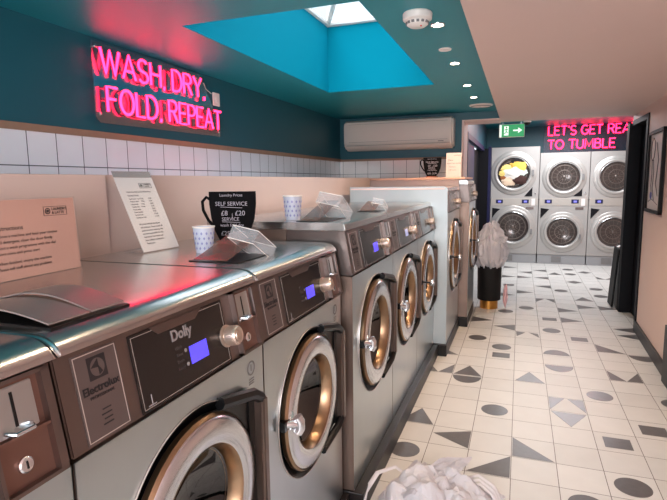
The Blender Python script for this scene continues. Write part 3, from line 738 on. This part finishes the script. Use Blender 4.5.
# ---------------------------------------------------------------- neon signs
G = {}
def arc(cx, cy, rx, ry, a0, a1, n=10): return [(cx+rx*math.cos(math.radians(a0+(a1-a0)*k/n)), cy+ry*math.sin(math.radians(a0+(a1-a0)*k/n))) for k in range(n+1)]
G['W'] = (.95, [[(0, 1), (.24, 0), (.47, .95), (.70, 0), (.95, 1)]])
G['A'] = (.70, [[(0, 0), (.35, 1), (.70, 0)], [(.13, .33), (.57, .33)]])
G['S'] = (.56, [arc(.28, .74, .26, .26, 35, 270, 10)+arc(.28, .24, .27, .24, 90, -150, 10)])
G['H'] = (.62, [[(0, 0), (0, 1)], [(.62, 0), (.62, 1)], [(0, .52), (.62, .52)]])
G[','] = (.08, [[(.06, .07), (.055, -.01), (.02, -.09)]])
G['D'] = (.64, [[(0, 0), (0, 1), (.22, 1)]+arc(.22, .5, .42, .5, 85, -85, 12)+[(.22, 0), (0, 0)]])
G['R'] = (.58, [[(0, 0), (0, 1), (.3, 1)]+arc(.3, .76, .25, .24, 85, -85, 8)+[(.3, .52), (0, .52)], [(.28, .52), (.58, 0)]])
G['Y'] = (.62, [[(0, 1), (.31, .5), (.62, 1)], [(.31, .5), (.31, 0)]])
G['F'] = (.52, [[(0, 0), (0, 1), (.52, 1)], [(0, .53), (.42, .53)]])
G['O'] = (.74, [arc(.37, .5, .37, .5, 90, 450, 24)])
G['L'] = (.48, [[(0, 1), (0, 0), (.48, 0)]])
G['E'] = (.50, [[(.50, 1), (0, 1), (0, 0), (.50, 0)], [(0, .52), (.42, .52)]])
G['P'] = (.54, [[(0, 0), (0, 1), (.28, 1)]+arc(.28, .74, .26, .26, 85, -85, 8)+[(.28, .48), (0, .48)]])
G['T'] = (.60, [[(0, 1), (.60, 1)], [(.30, 1), (.30, 0)]])
G["'"] = (.05, [[(.03, 1), (.03, .8)]])
G['G'] = (.68, [arc(.36, .5, .36, .5, 50, 340, 18)+[(.69, .46), (.42, .46)]])
G['U'] = (.60, [[(0, 1), (0, .3)]+arc(.30, .3, .30, .3, 180, 360, 10)+[(.60, 1)]])
G['M'] = (.78, [[(0, 0), (.06, 1), (.39, .2), (.72, 1), (.78, 0)]])
G['B'] = (.56, [[(0, 0), (0, 1), (.26, 1)]+arc(.26, .77, .23, .23, 85, -85, 7)+[(.26, .54), (0, .54)], [(.26, .54)]+arc(.28, .27, .27, .27, 85, -85, 7)+[(.28, 0), (0, 0)]])
G[' '] = (.22, [])
def neon_row(parent, FM, text, x0, y0, h, width, r, dz, back=.8):
    adv = sum(G[c][0]+.17 for c in text)-.17
    sx_ = width/adv; x = x0
    for c in text:
        wd, st = G[c]
        if st:
            bm = bmesh.new(); bb = bmesh.new()
            for s_ in st:
                pts = [(x+a*sx_, y0+b*h, dz) for a, b in s_]
                closed = c == 'O'
                if closed: pts = pts[:-1]
                add_tube(bm, pts, r, 7, FM, closed=closed)
                add_tube(bb, [(a, b, dz-r*1.1) for a, b, _ in pts], r*.75, 5, FM, closed=closed)
            lo = obj('neon_letter', bm, m_neon, parent, True); obj('tube_backing', bb, m_neonb, lo)
        x += (wd+.17)*sx_
# left wall sign
nt1 = thing('neon_sign', 'large pink neon sign reading WASH, DRY, FOLD, REPEAT on the teal wall', 'neon sign', (XL, 0, 1.8), 0)
FM = frame((0, 0, 0), (0, 1, 0), (0, 0, 1))
bm = bmesh.new(); add_box(bm, -.845, .265, -.012, .375, .022, .028, M=FM)
bm.free(); bm = bmesh.new()
add_prism(bm, [(-.845, .375), (-.845, .0), (-.82, -.025), (.30, -.01), (.31, .06), (.10, .355), (.08, .375)][::-1], .022, .028, M=FM)
bk = obj('acrylic_backing', bm, m_acryb, nt1)
bm = bmesh.new()
for a, b in ((-.82, .35), (-.82, .02), (.05, .35), (.28, .02)): add_lathe(bm, [(.007, 0), (.007, .032), (.009, .033), (0, .036)], 12, FM @ T((a, b, 0)))
obj('standoff', bm, m_chrome, bk)
neon_row(nt1, FM, 'WASH, DRY,', -.82, .222, .122, .905, .0075, .055)
neon_row(nt1, FM, 'FOLD, REPEAT', -.79, .032, .125, 1.065, .0075, .055)
bm = bmesh.new(); add_tube(bm, [(.12, .33, .03), (.17, .30, .012), (.24, .28, .008)], .0025, 5, FM); obj('cable', bm, m_white, nt1)
swb = thing('wall_socket', 'small white socket on the teal wall at the right end of the pink neon sign', 'socket', (XL, .30, 2.05), 0)
obj('socket_plate', rbox(0.001, .012, -.04, .04, -.045, .045, .003), m_white, swb); obj('rocker', rbox(.010, .016, -.012, .012, -.02, .02, .002), m_white, swb)
# back room sign
nt2 = thing('neon_sign', "pink neon sign reading LET'S GET READY TO TUMBLE over the tumble dryers", 'neon sign', (0, YB, 1.9), 0)
FM = frame((0, 0, 0), (1, 0, 0), (0, 0, 1))
def nface(bm): bmesh.ops.transform(bm, matrix=Matrix.Identity(4), verts=bm.verts)
FMb = FM
nb = frame((0, -.03, 0), (1, 0, 0), (0, 0, 1))
neon_row(nt2, nb, "LET'S GET READY", .45, .345, .155, 1.55, .011, .055)
neon_row(nt2, nb, 'TO TUMBLE', .45, .10, .155, 1.08, .011, .055)
bm = bmesh.new(); add_box(bm, .38, 2.2, .02, .53, -.004, .004, M=nb); obj('acrylic_backing', bm, clear('frosted_backing', (.8, .78, .84, 1), .4, .03, .1), nt2)

# ---------------------------------------------------------------- air conditioner
ac = thing('air_conditioner', 'long white wall air conditioner high on the teal wall under the ceiling', 'air conditioner', (0, YA, 0))
prof = [(0, 1.84), (0, 2.15), (-.05, 2.157), (-.175, 2.15), (-.205, 2.13), (-.215, 2.08), (-.212, 1.90), (-.19, 1.852), (-.13, 1.815), (-.03, 1.815)]
bm = bmesh.new(); add_prism(bm, prof, -1.945, -.70, M=Matrix(((0, 0, 1, 0), (1, 0, 0, 0), (0, 1, 0, 0), (0, 0, 0, 1))))
bmesh.ops.bevel(bm, geom=[e for e in bm.edges if abs(e.verts[0].co.x-e.verts[1].co.x) < 1e-5], offset=.02, segments=3, affect='EDGES')
obj('casing', bm, mat('cream_white_casing', S(214, 204, 196), .35), ac, True)
bm = bmesh.new(); add_box(bm, -1.91, -.735, -.214, -.10, 1.868, 1.871); obj('louvre_gap', bm, m_grey2, ac)
bm = bmesh.new(); add_box(bm, -1.88, -.76, -.2175, -.214, 1.905, 1.908); add_box(bm, -1.88, -.76, -.2175, -.21, 2.105, 2.107); obj('panel_seam', bm, m_grey2, ac)
bm = bmesh.new(); add_box(bm, -.86, -.80, -.2165, -.21, 1.885, 1.893); obj('indicator', bm, m_grey2, ac)

# ---------------------------------------------------------------- ceiling fittings
def downlight(x, y, z, lit, label, power=20, r=.027):
    t = thing('recessed_spotlight', label, 'ceiling light', (x, y, z), 0, 'small recessed spotlights in the teal ceiling')
    bm = bmesh.new(); add_lathe(bm, [(r*1.35, 0), (r*1.3, -.006), (r, -.004), (r, -.001)], 28, closed=True); obj('trim_ring', bm, m_white if not lit else m_chrome, t, True)
    bm = bmesh.new(); add_lathe(bm, [(0, -.003), (r*.98, -.003), (r*.98, -.001), (0, -.001)], 24); obj('lens', bm, m_lamp if lit else m_white, t)
    if lit:
        l = bpy.data.lights.new('spot', 'SPOT'); l.energy = power; l.color = (1, .72, .49); l.spot_size = math.radians(135); l.spot_blend = .6; l.shadow_soft_size = .03
        o = bpy.data.objects.new('spot', l); o.location = (0, 0, -.012); col.objects.link(o); o.parent = t
downlight(-.40, -.34, ZC, True, 'small lit spotlight close beside the smoke alarm')
downlight(-.43, .14, ZC, False, 'small unlit white spotlight disc between smoke alarm and lit spots')
downlight(-.42, .52, ZC, True, 'lit spotlight in the teal ceiling, nearest below the unlit disc')
downlight(-.42, 1.33, ZC, True, 'lit spotlight in the teal ceiling, middle of the far three')
downlight(-.42, 1.95, ZC, True, 'lit spotlight in the teal ceiling beside the large round disc')
downlight(-.43, -1.6, ZC, True, 'added unseen fill spotlight over the near machines', 7)  # out of view, put in as weak warm fill on the near machines
sp = thing('ceiling_speaker', 'large round white ceiling disc at the far end of the teal ceiling', 'speaker', (-.395, 2.49, ZC))
bm = bmesh.new(); add_lathe(bm, [(0, -.018), (.085, -.016), (.112, -.008), (.115, 0), (0, 0)], 36); obj('cover', bm, m_white, sp, True)
bm = bmesh.new(); add_lathe(bm, [(.092, -.0155), (.095, -.019), (.098, -.0135)], 36, closed=True); obj('ring', bm, m_grey2, sp, True)
sd = thing('smoke_alarm', 'white round smoke alarm on the teal ceiling near the skylight', 'smoke alarm', (-.458, -.55, ZC))
bm = bmesh.new(); add_lathe(bm, [(0, 0), (.062, 0), (.066, -.006), (.064, -.030), (.056, -.036), (.05, -.037)], 32); add_lathe(bm, [(.05, -.036), (.046, -.052), (.034, -.060), (0, -.062)], 32); obj('housing', bm, m_white, sd, True)
bm = bmesh.new()
for k in range(14): add_box(bm, .044, .052, -.006, .006, -.050, -.040, M=Matrix.Rotation(k*2*PI/14, 4, 'Z'))
obj('vent', bm, m_grey2, sd)
bm = bmesh.new(); add_lathe(bm, [(.004, -.058), (.004, -.064), (0, -.065)], 8, T((.02, -.02, 0))); obj('indicator', bm, mat('red_light', S(220, 60, 60), .4), sd)

# exit sign hung behind the lintel
ex = thing('exit_sign', 'green lit exit sign with running figure, door and arrow, hanging over the opening', 'exit sign', (-.115, 3.50, 1.95))
EM = frame((0, -.012, 0), (1, 0, 0), (0, 0, 1))
bm = rbox(-.14, .14, -.012, .012, 0, .15, .003); obj('sign_box', bm, m_white, ex)
bm = bmesh.new(); add_box(bm, -.135, -.112, .005, .145, .0001, .0015, M=EM, mi=1); add_box(bm, -.112, .135, .005, .145, .0001, .0015, M=EM, mi=0)
fc = obj('sign_face', bm, [m_green, m_exw], ex)
bm = bmesh.new()
add_box(bm, -.085, -.035, .022, .128, .0015, .002, M=EM, mi=0)
add_prism(bm, [(.015, .068), (.07, .068), (.07, .045), (.115, .077), (.07, .109), (.07, .086), (.015, .086)], .0015, .0022, M=EM, mi=0)
obj('arrow_and_door', bm, m_exw, fc)
bm = bmesh.new(); add_lathe(bm, [(.009, .002), (.009, .003), (0, .003)], 12, EM @ T((-.058, .113, 0)))
for a, b in (((-.06, .10), (-.062, .068)), ((-.062, .068), (-.042, .05)), ((-.062, .068), (-.074, .045)), ((-.074, .045), (-.084, .042)), ((-.06, .096), (-.044, .084)), ((-.06, .096), (-.078, .082))):
    add_tube(bm, [(a[0], a[1], .0028), (b[0], b[1], .0028)], .0045, 6, EM)
obj('running_figure', bm, m_green, fc)
bm = bmesh.new()
for x in (-.1, .1): add_tube(bm, [(x, 0, .15), (x, 0, .475)], .004, 6)
obj('suspension', bm, m_steel, ex)
cd = thing('dome_camera', 'small black dome camera under the lintel beside the exit sign', 'camera', (.05, 3.40, ZP))
bm = bmesh.new(); add_lathe(bm, [(0, 0), (.04, 0), (.042, -.012), (.036, -.02)], 24); obj('mount', bm, m_white, cd, True)
bm = bmesh.new(); add_lathe(bm, [(.034, -.018), (.032, -.034), (.02, -.046), (0, -.05)], 24); obj('dome', bm, m_black, cd, True)
cl = thing('ceiling_lamp', 'white round lamp on the back-room ceiling, left of the exit sign', 'ceiling light', (-.25, 5.1, 2.42))
bm = bmesh.new(); add_lathe(bm, [(.165, 0), (.17, -.02), (.15, -.024)], 36); obj('lamp_base', bm, m_grey2, cl, True)
bm = bmesh.new(); add_lathe(bm, [(.155, -.018), (.14, -.04), (.08, -.05), (0, -.052)], 36); obj('diffuser', bm, mat('lamp_diffuser', S(235, 235, 230), .4, emit=(1, .97, .92, 1), es=.5), cl, True)

# ---------------------------------------------------------------- stacked tumble dryers
def dryer(x0, wd, top, cU, cL, rg, lab, stuffed=False, deep=.0):
    t = thing('stacked_dryer', lab, 'tumble dryer', (x0, 6.6, 0), 0, 'stacked grey tumble dryers in the back room')
    zm = 1.11
    FD = frame((0, 0, 0), (1, 0, 0), (0, 0, 1))
    obj('lower_cabinet', rbox(0, wd-.008, 0, .74, .16, zm-.004, .006), m_grey, t)
    obj('upper_cabinet', rbox(0, wd-.008, 0, .74, zm+.002, top, .006), m_grey, t)
    obj('base_panel', rbox(.004, wd-.012, .01, .74, 0, .158, .003), mat('grey_base', S(150, 150, 152), .45), t)
    bm = bmesh.new()
    for x in (wd*.28, wd*.52): add_box(bm, x, x+.002, .008, .012, .01, .15)
    add_box(bm, wd*.3, wd*.5, .006, .011, .03, .135); obj('lint_hatch', bm, m_grey2, t)
    for (cx, cz), up_ in ((cL, 0), (cU, 1)):
        D = FD @ T((cx, cz, 0)); R = rg
        bm = bmesh.new(); add_lathe(bm, [(R*1.30, .001), (R*1.30, .008), (R*1.26, .014), (R*1.12, .018), (R*1.08, .030), (R*1.0, .034), (R*.93, .026), (R*.90, .012)], 56, D)
        d = obj('door', bm, mat('dryer_ring', S(176, 172, 168), .35, .4), t, True)
        bm = bmesh.new(); add_lathe(bm, [(R*.93, .022), (R*.905, .027), (R*.88, .016)], 56, D); obj('steel_trim', bm, m_chrome, d, True)
        bm = bmesh.new(); add_lathe(bm, [(R*.90, .012), (R*.86, .006), (0, .006)], 48, D)
        obj('glass', bm, mat('dark_dryer_glass', S(74, 66, 63), .12, .3), d, True)
        # drum ribs and hub seen through the glass
        bm = bmesh.new()
        for r_ in (.76, .45): add_lathe(bm, [(R*r_, .0065), (R*(r_-.025), .0085), (R*(r_-.05), .0065)], 40, D)
        for k in range(16): add_box(bm, R*.12, R*.80, -.0022, .0022, .0062, .0085, M=D @ Matrix.Rotation(k*PI/8, 4, 'Z'))
        for k in range(6): add_lathe(bm, [(.013, .006), (.010, .011), (0, .012)], 10, D @ T((R*.18*math.cos(k*PI/3), R*.18*math.sin(k*PI/3), 0)))
        add_lathe(bm, [(R*.10, .006), (R*.07, .012), (0, .014)], 16, D)
        obj('drum_back', bm, mat('drum_grey', S(104, 95, 90), .3, .7), d, True)
        bm = bmesh.new(); add_box(bm, R*1.02, R*1.14, -.05, .05, .03, .05, M=D) if up_ else add_box(bm, R*1.0, R*1.12, -.12, -.03, .03, .05, M=D); obj('handle', bm, m_grey2, d)
    # control strip
    sp_ = obj('control_strip', rbox(.01, wd-.02, -.006, 0, zm-.10, zm+.03, .002), mat('strip_grey', S(170, 163, 156), .4, .2), t)
    for a in (.12, .63):
        x = wd*a+(.02 if a > .5 else 0); obj('display', rbox(x, x+.115, -.012, -.006, zm-.06, zm+.005, .002), m_navy, sp_, label='dark blue display')
        bm = bmesh.new(); add_box(bm, x+.035, x+.085, -.014, -.012, zm-.045, zm-.012); obj('lit_digits', bm, mat('digits', S(120, 120, 200), .4, emit=S(90, 90, 210), es=.3), sp_)
    obj('price_card', rbox(wd*.85, wd*.85+.06, -.009, -.006, zm-.10, zm+.02, .001), m_paper, sp_)
    bm = bmesh.new()
    for x in (wd*.78, wd*.85): add_lathe(bm, [(.014, .0), (.014, .01), (0, .01)], 12, FD @ T((x, zm-.145, 0)))
    add_box(bm, wd*.74, wd*.9, -.006, 0, zm-.165, zm-.125); obj('coin_slots', bm, m_plate, sp_)
    bm = bmesh.new(); add_prism(bm, [(wd-.24, zm+.06), (wd-.11, zm+.06), (wd-.11, zm+.22)], 0, .006, M=FD); obj('corner_plate', bm, m_dark, t)
    bm = bmesh.new(); add_prism(bm, [(.035, zm-.32), (.17, zm-.16), (.035, zm-.14)], 0, .006, M=FD); obj('corner_plate', bm, m_dark, t)
    bm = bmesh.new(); add_lathe(bm, [(.012, 0), (.012, .008), (0, .01)], 14, FD @ T((wd-.06, zm+.11, 0))); obj('lock', bm, m_chrome, t)
    # panel seams
    return t
TA = dryer(-.49, .80, 2.02, (.375, 1.575), (.385, .635), .29, 'left stacked dryer with white and yellow laundry pressed to its upper door', deep=1)
TB = dryer(.31, .78, 1.905, (.385, 1.495), (.385, .56), .265, 'middle stacked dryer with dark empty upper and lower doors')
TC = dryer(1.09, .78, 1.905, (.385, 1.49), (.385, .575), .265, 'right stacked dryer partly hidden by the dark doorway')
# laundry in the upper left dryer
def blob(bm, c, r, sc_, seed, n=2, amp=.3, M=None):
    k0 = len(bm.verts); res = bmesh.ops.create_icosphere(bm, subdivisions=n, radius=1)
    for v in res['verts']:
        d = v.co.normalized(); nn = noise.noise(d*1.7+Vector((seed, seed*.3, 0)))
        v.co = Vector(c)+Vector((d.x*sc_[0], d.y*sc_[1], d.z*sc_[2]))*r*(1+amp*nn)
    if M is not None: bmesh.ops.transform(bm, matrix=M, verts=res['verts'])
cols = [((230, 190, 90), (.10, .10), .11), ((226, 180, 80), (.03, .13), .08), ((226, 222, 214), (-.02, .0), .13), ((216, 190, 164), (-.08, -.15), .10), ((240, 214, 130), (-.12, .08), .08), ((60, 34, 30), (.10, -.12), .10), ((196, 206, 196), (.12, .0), .08), ((150, 90, 50), (-.16, -.08), .05), ((232, 205, 120), (-.17, .0), .06), ((30, 26, 30), (.02, .20), .06)]
lab_ = ['yellow bunched cloth at the upper right of', 'small ochre cloth at the top of', 'white cloth across the middle of', 'beige cloth at the lower left of', 'pale yellow cloth at the upper left of', 'dark brown cloth at the lower right of', 'pale green-white cloth at the right of', 'small brown cloth at the left of', 'pale yellow cloth at the far left of', 'black cloth at the very top of']
for i, (c, (dx, dz), r) in enumerate(cols):
    bm = bmesh.new(); blob(bm, (0, 0, 0), r, (1.15, .12, .75), i*3.1, 3, .5)
    o = obj('laundry', bm, mat('laundry_cloth', S(*c), .9), None, True, loc=(-.49+.375+dx, 6.582-.004*(i % 3), 1.575+dz)); tag(o, lab_[i]+' the left dryer upper window', 'laundry', 'washing inside the left dryer')

# ---------------------------------------------------------------- bin with white bag
bn = thing('waste_bin', 'black round bin with a gold base at the end of the machine row', 'bin', (-.300, 3.10, 0))
bm = bmesh.new(); add_lathe(bm, [(0, .10), (.125, .10), (.128, .105), (.135, .60), (.125, .60), (.118, .12), (0, .12)], 40); obj('bin_body', bm, m_rub, bn, True)
bm = bmesh.new(); add_lathe(bm, [(0, 0), (.10, 0), (.10, .10), (0, .10)], 36); obj('bin_base', bm, m_gold, bn, True, label='gold base')
bm = bmesh.new(); res = bmesh.ops.create_icosphere(bm, subdivisions=5, radius=1)
for v in bm.verts:
    d = v.co.normalized(); a = math.atan2(d.y, d.x)
    r_ = .178+.035*(1-d.z)*0
    fold = .010*math.sin(a*11+3*d.z)+.008*math.sin(a*23+5*d.z)
    nn = noise.noise(d*2.2+Vector((4, 1, 2)))*.05+abs(noise.noise(d*5))*.03
    rad = r_+fold+nn
    taper = 1.0 if d.z > -.2 else 1-.30*(-.2-d.z)
    v.co = Vector((d.x*rad*taper, d.y*rad*taper, .64+(abs(d.z)**.8)*(1 if d.z > 0 else -1)*(.25 if d.z > 0 else .25)+nn*.8+(.05*max(0, d.z)**3*(1+math.sin(a*3)))))
o = obj('liner_bag', bm, m_bag, None, True, loc=(-.300, 3.10, 0)); tag(o, 'bulging crumpled white plastic bag over the top of the black bin', 'plastic bag')
bm = bmesh.new(); blob(bm, (0, 0, .15), .05, (.5, .8, 2.6), 8, 3, .4)
o = obj('plastic_wrap', bm, mat('pinkish_plastic', S(225, 180, 185), .4), None, True, loc=(-.12, 3.12, .0)); tag(o, 'small pinkish plastic scrap hanging right of the black bin', 'plastic bag')

# ---------------------------------------------------------------- carrier bag on the floor, foreground
cb = thing('carrier_bag', 'crumpled thin white plastic carrier bag lying on the floor in the foreground', 'plastic bag', (-.31, -.83, 0))
bm = bmesh.new(); bmesh.ops.create_icosphere(bm, subdivisions=5, radius=1)
for v in bm.verts:
    d = v.co.normalized()
    cell = noise.cell(d*2.1) if False else 0
    vor = noise.voronoi(d*1.7)[0]; ridge = (vor[1]-vor[0])
    nn = noise.noise(d*1.3+Vector((3, 7, 1)))
    h = .5+.5*nn+.35*ridge
    v4 = noise.voronoi(d*4.3)[0]; ridge += .35*(v4[1]-v4[0])
    x = max(-.285, d.x*.265*(1+.22*nn)); y = d.y*.25*(1+.2*noise.noise(d*1.9)); z = max(.002, .045+d.z*(.115 if d.z > 0 else .05)*(.65+.9*ridge+.4*nn))
    v.co = (x, y, z)
obj('bag_body', bm, m_bag, cb, False)
def sheet(pts_grid, nm, seed, amp=.01):
    bm = bmesh.new(); n = 14
    (A_, B_, C_, D_) = [Vector(p) for p in pts_grid]; g0 = []
    for i in range(n+1):
        row = []
        for j in range(n+1):
            u, v_ = i/n, j/n; p = A_*(1-u)*(1-v_)+B_*u*(1-v_)+C_*u*v_+D_*(1-u)*v_
            vor = noise.voronoi(Vector((u*3, v_*3, seed)))[0]; p = p+Vector((0, 0, 1))*amp*((vor[1]-vor[0])*2.2+noise.noise(Vector((u*4, v_*4, seed))))
            row.append(bm.verts.new(p))
        g0.append(row)
    for i in range(n):
        for j in range(n): bm.faces.new((g0[i][j], g0[i+1][j], g0[i+1][j+1], g0[i][j+1]))
    bmesh.ops.solidify(bm, geom=bm.faces[:], thickness=.0008)
    return obj(nm, bm, m_bag, cb, False)
sheet([(-.14, .08, .10), (.02, .20, .16), (.14, .24, .155), (.06, .02, .14)], 'bag_flap', 2, .012)
sheet([(-.25, -.05, .05), (-.11, .16, .15), (.0, .10, .12), (-.06, -.15, .17)], 'bag_flap', 5, .014)
sheet([(.02, .02, .12), (.10, .24, .05), (.30, .16, .03), (.22, -.12, .10)], 'bag_flap', 9, .012)
bm = bmesh.new()
add_tube(bm, [(-.12, .08, .10), (-.20, .10, .13), (-.27, .04, .12), (-.30, -.06, .08), (-.29, -.16, .04), (-.24, -.2, .03)], .012, 8, flat=.35)
obj('bag_handle', bm, m_bag, cb, True)
for k, off in enumerate((0, .035, .07)):
    bm = bmesh.new(); add_tube(bm, [(.08, .17-off, .08), (.17+off*.2, .20-off, .10), (.24, .15-off, .09), (.29, .05-off, .05), (.31, -.05-off, .02)], .010, 8, flat=.35); obj('bag_handle', bm, m_bag, cb, True)

# ---------------------------------------------------------------- right-hand wall: picture, folded board, dark box
pf = thing('picture_frame', 'narrow black framed ink drawing hanging on the pink right wall', 'picture', (wall_pts(2.1)-.002, 2.10, 1.51), .0-.034)
PW, PH = .60, .66
RM = frame((0, .26, 0), (0, -1, 0), (0, 0, 1)) @ Matrix.Rotation(0, 4, 'Z')
def pbox(b, a0, a1, b0, b1, c0, c1): add_box(b, a0, a1, b0, b1, c0, c1, M=RM)
bm = bmesh.new()
for a in ((0, PW, -.345, -.318), (0, PW, .318, .345), (0, .026, -.345, .345), (PW-.026, PW, -.345, .345)): pbox(bm, *a, .002, .028)
obj('frame', bm, m_frame, pf)
bm = bmesh.new(); pbox(bm, .02, PW-.02, -.33, .33, .002, .010); obj('print_sheet', bm, m_paper, pf)
bm = bmesh.new(); Q = RM
add_tube(bm, [(.16+.08*math.cos(a/8*2*PI), .19+.08*math.sin(a/8*2*PI)*1.2, .011) for a in range(8)], .004, 5, Q, closed=True)
add_tube(bm, [(.14, .10, .011), (.17, -.02, .011), (.15, -.12, .011), (.2, -.2, .011)], .004, 5, Q); add_tube(bm, [(.2, .10, .011), (.24, 0, .011), (.22, -.14, .011), (.3, -.24, .011)], .004, 5, Q)
add_tube(bm, [(.3, .24, .011), (.4, .1, .011), (.34, -.1, .011), (.44, -.2, .011)], .004, 5, Q)
add_tube(bm, [(.07, -.26, .011), (.20, -.23, .011), (.45, -.27, .011)], .003, 5, Q)
obj('ink_drawing', bm, mat('ink_grey', S(96, 92, 96), .6), pf)
bm = bmesh.new(); add_lathe(bm, [(.035, .010), (.03, .014), (0, .015)], 14, Q @ T((.17, -.20, 0))); obj('blue_blot', bm, mat('blue_ink', S(60, 64, 150), .6), pf)

fb = thing('folded_floor_board', 'black folded A-frame board leaning at the foot of the dark doorway', 'board', (1.03, 3.60, 0))
for k, (dx) in enumerate((0, .05)):
    bm = bmesh.new(); add_box(bm, -.02, .0, -.15, .13, 0, .68); bmesh.ops.bevel(bm, geom=bm.edges[:], offset=.009, segments=2, affect='EDGES')
    bmesh.ops.transform(bm, matrix=T((dx, 0, .005)) @ Matrix.Rotation(.06, 4, 'Y'), verts=bm.verts); obj('board_leaf', bm, m_rub if k == 0 else m_grey2, fb)
bx = thing('low_cabinet', 'dark low cabinet edge at the right edge of the picture by the skirting', 'cabinet', (.86, .80, 0))
obj('cabinet_body', rbox(.142, .165, 0, .40, 0, .42, .004), m_kick, bx)
